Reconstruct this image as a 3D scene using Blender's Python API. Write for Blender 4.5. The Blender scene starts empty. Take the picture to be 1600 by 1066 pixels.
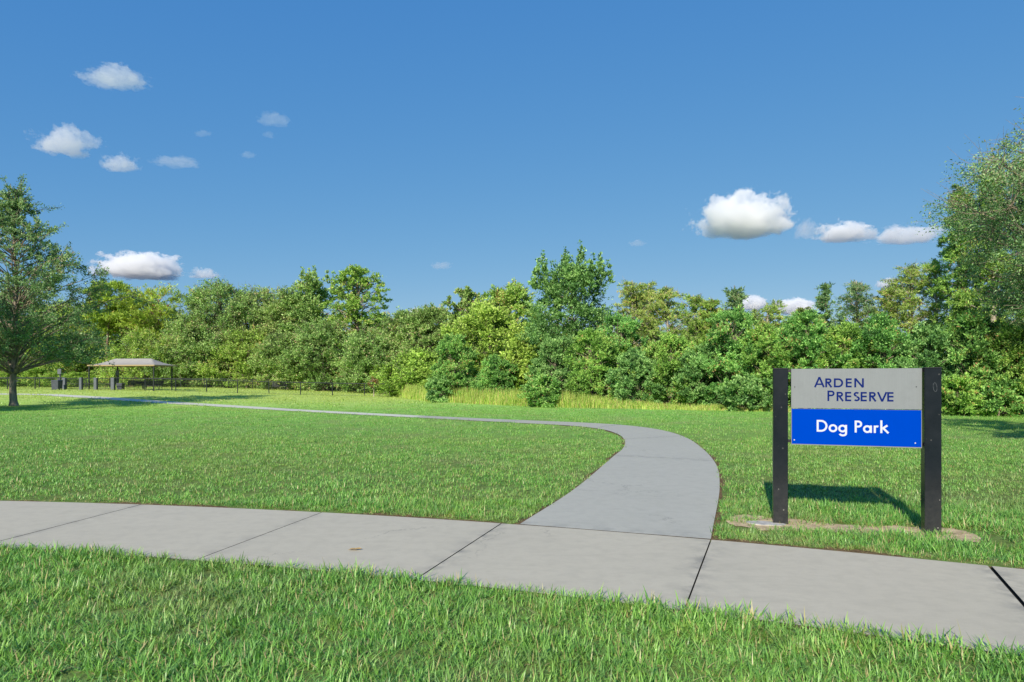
import bpy, math, random
import numpy as np
from mathutils import Vector, Matrix
R = math.radians
sc = bpy.context.scene
col = sc.collection

# ------------------------------------------------------------------ camera
F, Y0, EYE = 1024.0, 595.0, 1.5            # focal length and horizon row of the 1600 px wide photograph
cam_d = bpy.data.cameras.new('camera'); cam = bpy.data.objects.new('camera', cam_d); col.objects.link(cam)
cam.location = (0, 0, EYE); cam.rotation_euler = (R(90), 0, 0)
cam_d.sensor_width = 36; cam_d.lens = 36*F/1600
cam_d.shift_y = (Y0-533)/1600
cam_d.clip_start = 0.1; cam_d.clip_end = 30000
sc.camera = cam
# ------------------------------------------------------------------ sky, sun, exposure
SUN = Vector((-0.55, -1.6, 0.98)).normalized()          # towards the sun
w = bpy.data.worlds.new('World'); sc.world = w; w.use_nodes = True
nt = w.node_tree; nt.nodes.clear()
sky = nt.nodes.new('ShaderNodeTexSky'); sky.sky_type = 'NISHITA'; sky.sun_disc = False
sky.sun_elevation = math.asin(SUN.z); sky.sun_rotation = math.atan2(SUN.x, SUN.y)
sky.altitude = 0; sky.air_density = 0.6; sky.dust_density = 0.0; sky.ozone_density = 4.0
# colour balance of the sky: softer contrast between zenith and horizon, per channel
EXPO = 0.5; kk = 2**EXPO*0.1
sp_ = nt.nodes.new('ShaderNodeSeparateColor'); hs = nt.nodes.new('ShaderNodeCombineColor'); nt.links.new(sky.outputs[0], sp_.inputs[0])
for ch, (gam, gain) in enumerate(((.90, .657), (.484, .597), (.179, .697))):
    a_ = nt.nodes.new('ShaderNodeMath'); a_.operation = 'MULTIPLY'; a_.inputs[1].default_value = kk
    b_ = nt.nodes.new('ShaderNodeMath'); b_.operation = 'POWER'; b_.inputs[1].default_value = gam
    c_ = nt.nodes.new('ShaderNodeMath'); c_.operation = 'MULTIPLY'; c_.inputs[1].default_value = gain/kk
    nt.links.new(sp_.outputs[ch], a_.inputs[0]); nt.links.new(a_.outputs[0], b_.inputs[0]); nt.links.new(b_.outputs[0], c_.inputs[0]); nt.links.new(c_.outputs[0], hs.inputs[ch])
bg = nt.nodes.new('ShaderNodeBackground'); bg.inputs['Strength'].default_value = 0.1
wo = nt.nodes.new('ShaderNodeOutputWorld')
nt.links.new(hs.outputs[0], bg.inputs[0]); nt.links.new(bg.outputs[0], wo.inputs[0])
sun_d = bpy.data.lights.new('sun', 'SUN'); sun_d.energy = 4.3; sun_d.angle = R(0.8); sun_d.color = (1, .90, .74)
sun = bpy.data.objects.new('sun', sun_d); col.objects.link(sun); sun.location = (-20, -60, 40)
sun.rotation_euler = (-SUN).to_track_quat('-Z', 'Y').to_euler()
sc.view_settings.view_transform = 'Standard'; sc.view_settings.look = 'None'
sc.view_settings.exposure = EXPO; sc.view_settings.gamma = 1.0
sc.cycles.max_bounces = 10; sc.cycles.diffuse_bounces = 6; sc.cycles.glossy_bounces = 2
sc.cycles.transmission_bounces = 6; sc.cycles.volume_bounces = 14
sc.cycles.volume_step_rate = 0.5

# ------------------------------------------------------------------ helpers
def ss(a, b, x):
    t = np.clip((np.asarray(x, float)-a)/(b-a), 0, 1); return t*t*(3-2*t)
def terrain(x, y):
    return 0.62*ss(-9, -44, x)*ss(34, 64, y) - 0.02
def at(px, d):                       # X of a photo column at depth d
    return (px-800)*d/F
def ground_at(px, py):
    d = F*EYE/(py-Y0)
    for _ in range(60):
        z = float(terrain(at(px, d), d))+0.02
        d = 0.6*d+0.4*F*(EYE-z)/(py-Y0)
    return at(px, d), d

def tag(o, label=None, cat=None, group=None, kind=None):
    if label: o['label'] = label
    if cat: o['category'] = cat
    if group: o['group'] = group
    if kind: o['kind'] = kind
    return o
def empty(name, loc, rz=0, label=None, cat=None, group=None):
    o = bpy.data.objects.new(name, None); col.objects.link(o); o.location = loc; o.rotation_euler = (0, 0, rz)
    return tag(o, label, cat, group)
def np_mesh(name, v, f, mat, parent=None, loc=(0, 0, 0), tone=None, smooth=False):
    """v (N,3), f: list of arrays (M,k) with one k each"""
    me = bpy.data.meshes.new(name)
    if not isinstance(f, (list, tuple)): f = [f]
    f = [np.asarray(a, np.int32) for a in f if len(a)]
    v = np.asarray(v, np.float32)
    me.vertices.add(len(v)); me.vertices.foreach_set('co', v.ravel())
    loops = np.concatenate([a.ravel() for a in f]); tot = np.concatenate([np.full(len(a), a.shape[1], np.int32) for a in f])
    me.loops.add(len(loops)); me.loops.foreach_set('vertex_index', loops)
    me.polygons.add(len(tot)); st = np.zeros(len(tot), np.int32); st[1:] = np.cumsum(tot)[:-1]
    me.polygons.foreach_set('loop_start', st)
    me.polygons.foreach_set('loop_total', tot)
    me.polygons.foreach_set('use_smooth', np.full(len(tot), bool(smooth)))
    me.update(calc_edges=True)
    if tone is not None:
        a = me.attributes.new('tone', 'FLOAT', 'FACE'); a.data.foreach_set('value', np.asarray(tone, np.float32))
    me.materials.append(mat)
    o = bpy.data.objects.new(name, me); col.objects.link(o); o.location = loc
    if parent: o.parent = parent
    return o
class MB:
    """collects boxes, tubes and prisms; build() links them as one mesh object"""
    def __init__(s): s.v = []; s.f = {}; s.n = 0
    def add(s, v, faces):
        v = np.asarray(v, float).reshape(-1, 3)
        for q in faces: s.f.setdefault(len(q), []).append([i+s.n for i in q])
        s.v.append(v); s.n += len(v); return s
    def box(s, c, size, rz=0, taper=1.0, bev=0.0):
        hx, hy, hz = [a/2 for a in size]
        if bev:
            pts = []
            loop = [(hx-bev, -hy), (hx, -hy+bev), (hx, hy-bev), (hx-bev, hy), (-hx+bev, hy), (-hx, hy-bev), (-hx, -hy+bev), (-hx+bev, -hy)]
            rings = [(-hz, 1), (hz-bev, taper), (hz, taper*(1-bev/max(hx, hy)))]
            for z, k in rings: pts += [(x*k, y*k, z) for x, y in loop]
            fs = [tuple(range(7, -1, -1)), tuple(range(16, 24))]
            for r in range(2):
                for i in range(8): fs.append((r*8+i, r*8+(i+1) % 8, (r+1)*8+(i+1) % 8, (r+1)*8+i))
        else:
            pts = [(x*(taper if z > 0 else 1), y*(taper if z > 0 else 1), z) for z in (-hz, hz) for x, y in ((-hx, -hy), (hx, -hy), (hx, hy), (-hx, hy))]
            fs = [(3, 2, 1, 0), (4, 5, 6, 7), (0, 1, 5, 4), (1, 2, 6, 5), (2, 3, 7, 6), (3, 0, 4, 7)]
        p = np.array(pts); ca, sa = math.cos(rz), math.sin(rz)
        p = np.c_[p[:, 0]*ca-p[:, 1]*sa, p[:, 0]*sa+p[:, 1]*ca, p[:, 2]]+np.array(c)
        return s.add(p, fs)
    def tube(s, path, rad, n=8, cap=True):
        v, f = tube_np(np.array(path, float), np.broadcast_to(np.array(rad, float), (len(path),)), n)
        fs = [tuple(q) for q in f]
        if cap: fs += [tuple(range(n-1, -1, -1)), tuple(range((len(path)-1)*n, len(path)*n))]
        return s.add(v, fs)
    def build(s, name, mat, parent=None, loc=(0, 0, 0), smooth=False):
        return np_mesh(name, np.concatenate(s.v), [np.array(a) for a in s.f.values()], mat, parent, loc, smooth=smooth)
def tube_np(p, r, n=6):
    t = np.gradient(p, axis=0); t /= np.linalg.norm(t, axis=1)[:, None]+1e-9
    ref = np.array([1., 0, 0]) if abs(t[0][2]) > .9 else np.array([0, 0, 1.])
    a = np.cross(t, ref); a /= np.linalg.norm(a, axis=1)[:, None]+1e-9; b = np.cross(t, a)
    th = np.arange(n)/n*2*math.pi
    v = p[:, None]+r[:, None, None]*(np.cos(th)[None, :, None]*a[:, None]+np.sin(th)[None, :, None]*b[:, None])
    k = len(p); i = np.arange(k-1)[:, None]*n; j = np.arange(n)[None, :]; j2 = (j+1) % n
    f = np.stack([i+j, i+j2, i+n+j2, i+n+j], -1).reshape(-1, 4)
    return v.reshape(-1, 3), f

# ------------------------------------------------------------------ materials
def new_mat(name):
    m = bpy.data.materials.new(name); m.use_nodes = True; n = m.node_tree; n.nodes.clear()
    return m, n, n.nodes.new('ShaderNodeOutputMaterial')
def N(n, t, **kw):
    a = n.nodes.new(t)
    for k, v in kw.items():
        if k in a.inputs: a.inputs[k].default_value = v
        else: setattr(a, k, v)
    return a
def ramp(n, stops, fac):
    r = n.nodes.new('ShaderNodeValToRGB'); e = r.color_ramp.elements
    while len(e) > 1: e.remove(e[-1])
    e[0].position = stops[0][0]; e[0].color = (*stops[0][1], 1)
    for p, c in stops[1:]:
        q = e.new(p); q.color = (*c, 1)
    n.links.new(fac, r.inputs[0]); return r
def mixc(n, a, b, fac, mode='MIX'):
    m = n.nodes.new('ShaderNodeMix'); m.data_type = 'RGBA'; m.blend_type = mode; m.clamp_factor = True
    for s, x in ((m.inputs[6], a), (m.inputs[7], b)):
        if isinstance(x, (tuple, list)): s.default_value = (*x[:3], 1)
        else: n.links.new(x, s)
    if isinstance(fac, (int, float)): m.inputs[0].default_value = fac
    else: n.links.new(fac, m.inputs[0])
    return m.outputs[2]
def math_n(n, op, a, b=None, c=None, clamp=False):
    m = n.nodes.new('ShaderNodeMath'); m.operation = op; m.use_clamp = clamp
    for i, x in enumerate((a, b, c)):
        if x is None: continue
        if isinstance(x, (int, float)): m.inputs[i].default_value = x
        else: n.links.new(x, m.inputs[i])
    return m.outputs[0]
def noise(n, vec, scale, detail=3, rough=.55):
    x = N(n, 'ShaderNodeTexNoise', Scale=scale, Detail=detail, Roughness=rough); n.links.new(vec, x.inputs['Vector']); return x.outputs['Fac']
def pos(n): return n.nodes.new('ShaderNodeNewGeometry').outputs['Position']

def leaf_mat(name, dark, mid, light, odd=None, odd_amt=0.03, trans=0.3, patch=0.35, patch_scale=.6):
    m, n, out = new_mat(name)
    at_ = N(n, 'ShaderNodeAttribute', attribute_name='tone')
    stops = [(0, dark), (.5, mid), (1-odd_amt-.02 if odd else 1, light)]
    if odd: stops.append((1-odd_amt, odd))
    c = ramp(n, stops, at_.outputs['Fac']).outputs[0]
    nz = noise(n, pos(n), patch_scale, 2)
    oi = n.nodes.new('ShaderNodeObjectInfo')
    h = n.nodes.new('ShaderNodeHueSaturation'); n.links.new(c, h.inputs['Color'])
    n.links.new(math_n(n, 'MULTIPLY_ADD', oi.outputs['Random'], .016, .492), h.inputs['Hue'])
    n.links.new(math_n(n, 'MULTIPLY_ADD', nz, patch*2, 1-patch), h.inputs['Value'])
    d = N(n, 'ShaderNodeBsdfPrincipled', Roughness=.5); d.inputs['Specular IOR Level'].default_value = .35
    n.links.new(h.outputs[0], d.inputs['Base Color'])
    t = n.nodes.new('ShaderNodeBsdfTranslucent')
    n.links.new(mixc(n, h.outputs[0], (1.0, .95, .35), 1.0, 'MULTIPLY'), t.inputs[0])
    mx = n.nodes.new('ShaderNodeMixShader'); mx.inputs[0].default_value = trans
    n.links.new(d.outputs[0], mx.inputs[1]); n.links.new(t.outputs[0], mx.inputs[2]); n.links.new(mx.outputs[0], out.inputs[0])
    return m
def plain(name, c, rough=.6, spec=.4, metal=0, nscale=0, namt=.2, bump=0, bscale=40, stops=None):
    m, n, out = new_mat(name); b = N(n, 'ShaderNodeBsdfPrincipled', Roughness=rough, Metallic=metal)
    b.inputs['Specular IOR Level'].default_value = spec; b.inputs['Base Color'].default_value = (*c, 1)
    tc = n.nodes.new('ShaderNodeTexCoord').outputs['Object']
    if nscale:
        nz = noise(n, tc, nscale, 4)
        dk = tuple(x*(1-namt) for x in c); lt = tuple(min(1, x*(1+namt)) for x in c)
        n.links.new(ramp(n, [(.3, dk), (.7, lt)], nz).outputs[0], b.inputs['Base Color'])
    if bump:
        bp = N(n, 'ShaderNodeBump', Strength=bump, Distance=.01); n.links.new(noise(n, tc, bscale, 4), bp.inputs['Height']); n.links.new(bp.outputs[0], b.inputs['Normal'])
    n.links.new(b.outputs[0], out.inputs[0]); return m

M = {}
M['oak'] = leaf_mat('oak_leaf', (0.075, 0.138, 0.036), (0.290, 0.480, 0.131), (0.640, 0.850, 0.309), (0.572, 0.462, 0.264), .03, trans=.36)
M['oak_light'] = leaf_mat('light_leaf', (0.085, 0.171, 0.030), (0.368, 0.606, 0.107), (0.686, 0.850, 0.266), (0.572, 0.440, 0.165), .03, trans=.36)
M['pine'] = leaf_mat('pine_needle', (0.097, 0.169, 0.019), (0.407, 0.583, 0.077), (0.727, 0.880, 0.182), (0.484, 0.264, 0.110), .02, trans=.36)
M['shrub'] = leaf_mat('shrub_leaf', (0.036, 0.116, 0.028), (0.187, 0.451, 0.099), (0.546, 0.880, 0.260), (0.484, 0.319, 0.132), .010)
M['shrub_yellow'] = leaf_mat('yellow_shrub_leaf', (0.048, 0.121, 0.021), (0.253, 0.484, 0.088), (0.623, 0.880, 0.221), (0.484, 0.319, 0.132), .012)
M['lime'] = leaf_mat('lime_leaf', (0.085, 0.157, 0.024), (0.341, 0.550, 0.088), (0.675, 0.880, 0.208))
M['dark'] = leaf_mat('dark_leaf', (0.036, 0.109, 0.033), (0.187, 0.407, 0.110), (0.493, 0.752, 0.273))
M['cypress'] = leaf_mat('cypress_leaf', (0.103, 0.152, 0.036), (0.374, 0.572, 0.121), (0.752, 0.870, 0.286), (0.616, 0.462, 0.198), .06, trans=.36)
M['live_oak'] = leaf_mat('live_oak_leaf', (0.043, 0.109, 0.043), (0.198, 0.374, 0.143), (0.519, 0.714, 0.351), (0.440, 0.396, 0.264), .02, trans=.36)
M['russet'] = leaf_mat('russet_leaf', (.20, .10, .05), (.36, .18, .07), (.25, .30, .07))
M['tallgrass'] = leaf_mat('tall_grass_blade', (0.220, 0.396, 0.055), (0.462, 0.660, 0.121), (0.770, 0.814, 0.264), (0.638, 0.484, 0.231), .12, trans=.35, patch=.35, patch_scale=.5)
def bark(name, c1, c2, sc_=6):
    m, n, out = new_mat(name); tc = n.nodes.new('ShaderNodeTexCoord').outputs['Object']
    mp = n.nodes.new('ShaderNodeMapping'); mp.inputs['Scale'].default_value = (1, 1, .25); n.links.new(tc, mp.inputs[0])
    nz = noise(n, mp.outputs[0], sc_, 5, .7)
    b = N(n, 'ShaderNodeBsdfPrincipled', Roughness=.9); b.inputs['Specular IOR Level'].default_value = .1
    n.links.new(ramp(n, [(.35, c1), (.65, c2)], nz).outputs[0], b.inputs['Base Color'])
    bp = N(n, 'ShaderNodeBump', Strength=.8, Distance=.03); n.links.new(nz, bp.inputs['Height']); n.links.new(bp.outputs[0], b.inputs['Normal'])
    n.links.new(b.outputs[0], out.inputs[0]); return m
M['bark'] = bark('grey_brown_bark', (.11, .09, .075), (.38, .32, .25))
M['bark_pale'] = bark('pale_bark', (.20, .17, .13), (.48, .43, .36))
M['bark_pine'] = bark('pine_bark', (.10, .065, .045), (.30, .22, .17))

# concrete with stains near joints
def concrete_mat(name, tint):
    m, n, out = new_mat(name); p = pos(n)
    big = noise(n, p, .9, 4, .6); mid = noise(n, p, 7, 5, .6); fine = noise(n, p, 130, 3, .6)
    c = mixc(n, tuple(x*.92 for x in tint), tuple(min(1, x*1.07) for x in tint), big)
    c = mixc(n, c, tuple(x*.84 for x in tint), math_n(n, 'MULTIPLY', ramp(n, [(.45, (0, 0, 0)), (.75, (1, 1, 1))], mid).outputs[0], .8))
    c = mixc(n, c, tuple(x*.78 for x in tint), math_n(n, 'MULTIPLY', ramp(n, [(.5, (0, 0, 0)), (.7, (1, 1, 1))], fine).outputs[0], .5))
    e = N(n, 'ShaderNodeAttribute', attribute_name='edge')
    st = math_n(n, 'MULTIPLY', e.outputs['Fac'], ramp(n, [(.42, (0, 0, 0)), (.66, (1, 1, 1))], noise(n, p, 5, 5, .65)).outputs[0])
    c = mixc(n, c, (.13, .13, .125), math_n(n, 'MULTIPLY', st, .75))
    mpb = n.nodes.new('ShaderNodeMapping'); mpb.inputs['Rotation'].default_value = (0, 0, -.33); mpb.inputs['Scale'].default_value = (9, 170, 1); n.links.new(p, mpb.inputs[0])
    br = noise(n, mpb.outputs[0], 1, 3, .6); c = mixc(n, c, tuple(x*.80 for x in tint), math_n(n, 'MULTIPLY', ramp(n, [(.45, (0, 0, 0)), (.7, (1, 1, 1))], br).outputs[0], .55))
    mpc = n.nodes.new('ShaderNodeMapping'); mpc.inputs['Rotation'].default_value = (0, 0, -.33); mpc.inputs['Scale'].default_value = (1.2, 6, 1); n.links.new(p, mpc.inputs[0])
    c = mixc(n, c, tuple(x*.80 for x in tint), math_n(n, 'MULTIPLY', ramp(n, [(.52, (0, 0, 0)), (.78, (1, 1, 1))], noise(n, mpc.outputs[0], 1, 5, .7)).outputs[0], .6))
    wv_ = N(n, 'ShaderNodeTexVoronoi', Scale=.42, feature='DISTANCE_TO_EDGE'); dv = n.nodes.new('ShaderNodeVectorMath'); dv.operation = 'ADD'
    nzc = N(n, 'ShaderNodeTexNoise', Scale=1.3, Detail=6.0, Roughness=.7); n.links.new(p, nzc.inputs['Vector']); n.links.new(p, dv.inputs[0]); n.links.new(nzc.outputs['Color'], dv.inputs[1]); n.links.new(dv.outputs[0], wv_.inputs['Vector'])
    ck = ramp(n, [(0, (1, 1, 1)), (.0025, (0, 0, 0))], wv_.outputs['Distance']).outputs[0]
    c = mixc(n, c, (.12, .115, .10), math_n(n, 'MULTIPLY', math_n(n, 'MULTIPLY', ck, ramp(n, [(.50, (0, 0, 0)), (.60, (1, 1, 1))], noise(n, p, .6, 2)).outputs[0]), .7))
    # small dark specks
    vo = N(n, 'ShaderNodeTexVoronoi', Scale=2.2); n.links.new(p, vo.inputs['Vector'])
    c = mixc(n, c, (.16, .14, .12), math_n(n, 'MULTIPLY', ramp(n, [(.0, (1, 1, 1)), (.02, (0, 0, 0))], vo.outputs['Distance']).outputs[0], .8))
    gn_ = n.nodes.new('ShaderNodeNewGeometry'); sn = n.nodes.new('ShaderNodeSeparateXYZ'); n.links.new(gn_.outputs['True Normal'], sn.inputs[0])
    c = mixc(n, (.05, .042, .03), c, math_n(n, 'MULTIPLY', math_n(n, 'ABSOLUTE', sn.outputs[2]), 1.0, clamp=True))      # soil-stained slab sides
    b = N(n, 'ShaderNodeBsdfPrincipled', Roughness=.65); b.inputs['Specular IOR Level'].default_value = .4
    n.links.new(c, b.inputs['Base Color'])
    bp = N(n, 'ShaderNodeBump', Strength=.25, Distance=.004); n.links.new(fine, bp.inputs['Height']); n.links.new(bp.outputs[0], b.inputs['Normal'])
    n.links.new(b.outputs[0], out.inputs[0]); return m
M['walk'] = concrete_mat('sidewalk_concrete', (0.515, 0.475, 0.372))
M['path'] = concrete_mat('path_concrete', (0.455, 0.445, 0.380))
M['path_far'] = concrete_mat('grazing_bright_concrete', (.66, .65, .55))  # far path's brightness under grazing light, put into a paler tint
M['joint'] = plain('joint_dirt', (.012, .012, .011), .95, .1)

def turf_colour(n, p, fac):
    """shared world-space colour drift of the lawn; fac = tone 0..1 -> colour socket"""
    base = ramp(n, [(0, (0.043, 0.134, 0.024)), (.35, (0.159, 0.403, 0.073)), (.7, (0.354, 0.683, 0.146)), (.90, (0.561, 0.880, 0.268)), (.925, (0.488, 0.390, 0.183)), (1, (0.610, 0.512, 0.268))], fac).outputs[0]
    a = noise(n, p, .22, 3); b_ = noise(n, p, 1.6, 4)
    base = mixc(n, base, (0.396, 0.550, 0.110), math_n(n, 'MULTIPLY', ramp(n, [(.42, (0.000, 0.000, 0.000)), (.68, (0.880, 0.880, 0.880))], a).outputs[0], .35))
    base = mixc(n, base, (0.099, 0.308, 0.055), math_n(n, 'MULTIPLY', ramp(n, [(.48, (0.000, 0.000, 0.000)), (.7, (0.880, 0.880, 0.880))], b_).outputs[0], .45))
    c_ = noise(n, p, 6, 3, .6); base = mixc(n, base, (.17, .36, .15), math_n(n, 'MULTIPLY', ramp(n, [(.52, (0, 0, 0)), (.70, (1, 1, 1))], c_).outputs[0], .45))
    d_ = noise(n, p, 3.3, 4, .7); base = mixc(n, base, (.36, .44, .07), math_n(n, 'MULTIPLY', ramp(n, [(.55, (0, 0, 0)), (.72, (1, 1, 1))], d_).outputs[0], .5))
    e_ = noise(n, p, .55, 4, .65); base = mixc(n, base, (.33, .36, .17), math_n(n, 'MULTIPLY', ramp(n, [(.50, (0, 0, 0)), (.68, (1, 1, 1))], e_).outputs[0], .5))
    # the dog park field beyond the path is drier and yellower
    sx = n.nodes.new('ShaderNodeSeparateXYZ'); n.links.new(p, sx.inputs[0])
    far = math_n(n, 'MULTIPLY', math_n(n, 'MULTIPLY_ADD', sx.outputs[1], 1/22, -30/22, clamp=True), math_n(n, 'MULTIPLY_ADD', sx.outputs[0], -1/14, 4/14, clamp=True), clamp=True)
    base = mixc(n, base, (0.550, 0.605, 0.154), math_n(n, 'MULTIPLY', far, .6))
    return base
def grass_mat():
    m, n, out = new_mat('grass_blade'); p = pos(n)
    a = N(n, 'ShaderNodeAttribute', attribute_name='tone')
    c = turf_colour(n, p, a.outputs['Fac'])
    d = N(n, 'ShaderNodeBsdfPrincipled', Roughness=.4); d.inputs['Specular IOR Level'].default_value = .5; n.links.new(c, d.inputs['Base Color'])
    t = n.nodes.new('ShaderNodeBsdfTranslucent'); n.links.new(mixc(n, c, (1, .95, .4), 1., 'MULTIPLY'), t.inputs[0])
    mx = n.nodes.new('ShaderNodeMixShader'); mx.inputs[0].default_value = .33
    n.links.new(d.outputs[0], mx.inputs[1]); n.links.new(t.outputs[0], mx.inputs[2]); n.links.new(mx.outputs[0], out.inputs[0]); return m
M['grass'] = grass_mat()
def lawn_mat():
    m, n, out = new_mat('lawn_turf'); p = pos(n)
    f1 = noise(n, p, 9, 6, .75)
    g = turf_colour(n, p, math_n(n, 'MULTIPLY', f1, 1.15, clamp=True))
    thatch = ramp(n, [(.35, (.055, .055, .022)), (.65, (.13, .12, .05))], noise(n, p, 25, 5, .7)).outputs[0]
    sx = n.nodes.new('ShaderNodeSeparateXYZ'); n.links.new(p, sx.inputs[0])
    near = math_n(n, 'MULTIPLY_ADD', sx.outputs[1], 1/26, -10/26, clamp=True)
    c = mixc(n, thatch, g, math_n(n, 'MULTIPLY_ADD', near, .75, .25))
    b = N(n, 'ShaderNodeBsdfPrincipled', Roughness=.95); b.inputs['Specular IOR Level'].default_value = .05
    n.links.new(c, b.inputs['Base Color'])
    bp = N(n, 'ShaderNodeBump', Strength=.6, Distance=.03); n.links.new(noise(n, p, 14, 5, .7), bp.inputs['Height']); n.links.new(bp.outputs[0], b.inputs['Normal'])
    n.links.new(b.outputs[0], out.inputs[0]); return m
M['lawn'] = lawn_mat()

# ------------------------------------------------------------------ ground
gx = np.unique(np.concatenate([np.linspace(-900, -90, 12), np.linspace(-90, 60, 76), np.linspace(60, 900, 12)]))
gy = np.unique(np.concatenate([np.linspace(-60, 0, 7), np.linspace(0, 130, 66), np.linspace(130, 2500, 14)]))
X, Y = np.meshgrid(gx, gy); Z = terrain(X, Y)
nx = len(gx); ny = len(gy); i = (np.arange(ny-1)[:, None]*nx+np.arange(nx-1)[None, :])
np_o = np_mesh('lawn_ground', np.stack([X, Y, Z], -1).reshape(-1, 3), np.stack([i, i+1, i+nx+1, i+nx], -1).reshape(-1, 4), M['lawn'], smooth=True)
tag(np_o, kind='structure')

# ------------------------------------------------------------------ pavement: slabs on a wide arc
CC = np.array((-9.47, -22.54)); RF, RN = 30.88, 28.84
def ang(x, y): return math.atan2(x-CC[0], y-CC[1])
joints = [ang(-15.2, 8.0-1.1), ang(-13.1, 8.2), ang(-10.9, 8.3), ang(-8.75, 8.3), ang(-6.62, 8.25), ang(-4.49, 7.96), ang(-2.16, 7.49), ang(-.13, 6.83), ang(1.88, 6.19), ang(3.87, 5.31), ang(5.8, 4.25), ang(7.6, 3.1), ang(9.3, 1.8)]
def slab_strip(rows_l, rows_r, gap_flag, name, mat, thick=.09, zoff=0.0):
    pass
def add_grid(acc, P, e):       # P (a,b,3) top grid, e (a,b) edge attribute; adds skirt
    a, b = P.shape[:2]; base = sum(len(x) for x in acc['v'])
    acc['v'].append(P.reshape(-1, 3)); acc['e'].append(e.ravel())
    k = np.arange(a-1)[:, None]*b+np.arange(b-1)[None, :]
    acc['f'].append(np.stack([k, k+1, k+b+1, k+b], -1).reshape(-1, 4)+base)
    ring = np.concatenate([np.arange(b), np.arange(1, a)*b+b-1, (a-1)*b+np.arange(b-2, -1, -1), np.arange(a-2, 0, -1)*b])
    top = P.reshape(-1, 3)[ring]; low = top.copy(); low[:, 2] -= .09
    nb = base+a*b; acc['v'].append(low); acc['e'].append(np.ones(len(ring)))
    m_ = len(ring); j = np.arange(m_); j2 = (j+1) % m_
    acc['f'].append(np.stack([ring[j2]+base, ring[j]+base, nb+j, nb+j2], -1))
def finish(acc, name, mat):
    o = np_mesh(name, np.concatenate(acc['v']), np.concatenate(acc['f']), mat)
    a = o.data.attributes.new('edge', 'FLOAT', 'POINT'); a.data.foreach_set('value', np.concatenate(acc['e']).astype(np.float32))
    return tag(o, kind='structure')
acc = dict(v=[], f=[], e=[]); rs = np.random.RandomState(4)
for q in range(len(joints)-1):
    g0 = .006/RF*(2.4 if q == 8+1 else 1); g1 = .006/RF*(2.4 if q == 8 else 1)
    th = np.linspace(joints[q]+g0, joints[q+1]-g1, 26)[:, None]; rr = np.linspace(RN, RF, 22)[None, :]
    zt = rs.uniform(.0, .0008)
    P = np.stack([CC[0]+rr*np.sin(th), CC[1]+rr*np.cos(th), zt+0*rr*th], -1)
    u = np.minimum(np.arange(26), 25-np.arange(26))*2.1/25
    e = np.exp(-u/.09)[:, None]*np.ones((1, 22))*(.95 if q > 6 else .55)
    add_grid(acc, P, e)
walk = finish(acc, 'sidewalk', M['walk'])

# footpath that swings off across the lawn
PL = [(0.08, 6.86), (0.9, 9.2), (1.98, 12.9), (2.5, 14.7), (2.85, 16.6), (2.98, 18.6), (2.75, 20.4), (1.9, 22.0), (.2, 23.4), (-2.5, 25.6), (-9.9, 31.67)]
PR = [(1.885, 6.215), (2.95, 9.31), (3.72, 12.0), (4.3, 15.0), (4.62, 17.6), (4.55, 20.0), (3.9, 22.0), (2.7, 23.4), (1.0, 24.6), (-2.2, 26.9), (-9.4, 32.8)]
for (px, py) in ((300, 633), (160, 623.5), (95, 619.5), (55, 617.2)):
    x, y = ground_at(px, py); PL.append((x, y)); 
    PR.append((x+.75, y+1.45))
def catmull(P, n=8):
    P = np.array(P, float); P = np.vstack([2*P[0]-P[1], P, 2*P[-1]-P[-2]]); out = []
    for k in range(1, len(P)-2):
        for t in np.arange(n)/n:
            p0, p1, p2, p3 = P[k-1:k+3]
            out.append(.5*(2*p1+(p2-p0)*t+(2*p0-5*p1+4*p2-p3)*t*t+(3*p1-p0-3*p2+p3)*t**3))
    out.append(P[-2]); return np.array(out)
cl, cr_ = catmull(PL), catmull(PR)
# last bit turns away to the left
cl = np.vstack([cl, cl[-1]+(-9, 1.2), cl[-1]+(-30, 2.0)]); cr_ = np.vstack([cr_, cr_[-1]+(-9.5, 1.5), cr_[-1]+(-31, 2.2)])
acc = dict(v=[], f=[], e=[])
cuts = [0, 17, 33, 50, 66, 74, 82, 90, 98, len(cl)-1]
cuts = [c for c in cuts if c < len(cl)-1]+[len(cl)-1]
for q in range(len(cuts)-1):
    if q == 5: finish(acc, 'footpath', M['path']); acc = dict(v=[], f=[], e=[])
    a, b = cuts[q], cuts[q+1]; L = cl[a:b+1].copy(); Rr = cr_[a:b+1].copy()
    L[0] += (L[1]-L[0])/np.linalg.norm(L[1]-L[0])*.008; Rr[0] += (Rr[1]-Rr[0])/np.linalg.norm(Rr[1]-Rr[0])*.008
    s = np.linspace(0, 1, 12)[None, :, None]; G = L[:, None]*(1-s)+Rr[:, None]*s
    P = np.concatenate([G, (terrain(G[..., 0], G[..., 1])+.0185)[..., None]], -1)
    dist = np.concatenate([[0], np.cumsum(np.linalg.norm(np.diff(Rr, axis=0), axis=1))])
    e = np.exp(-np.minimum(dist, dist[-1]-dist)/.08)[:, None]*np.ones((1, 12))*.6
    add_grid(acc, P[::-1], e[::-1])
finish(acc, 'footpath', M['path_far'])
center = (cl+cr_)/2
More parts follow.
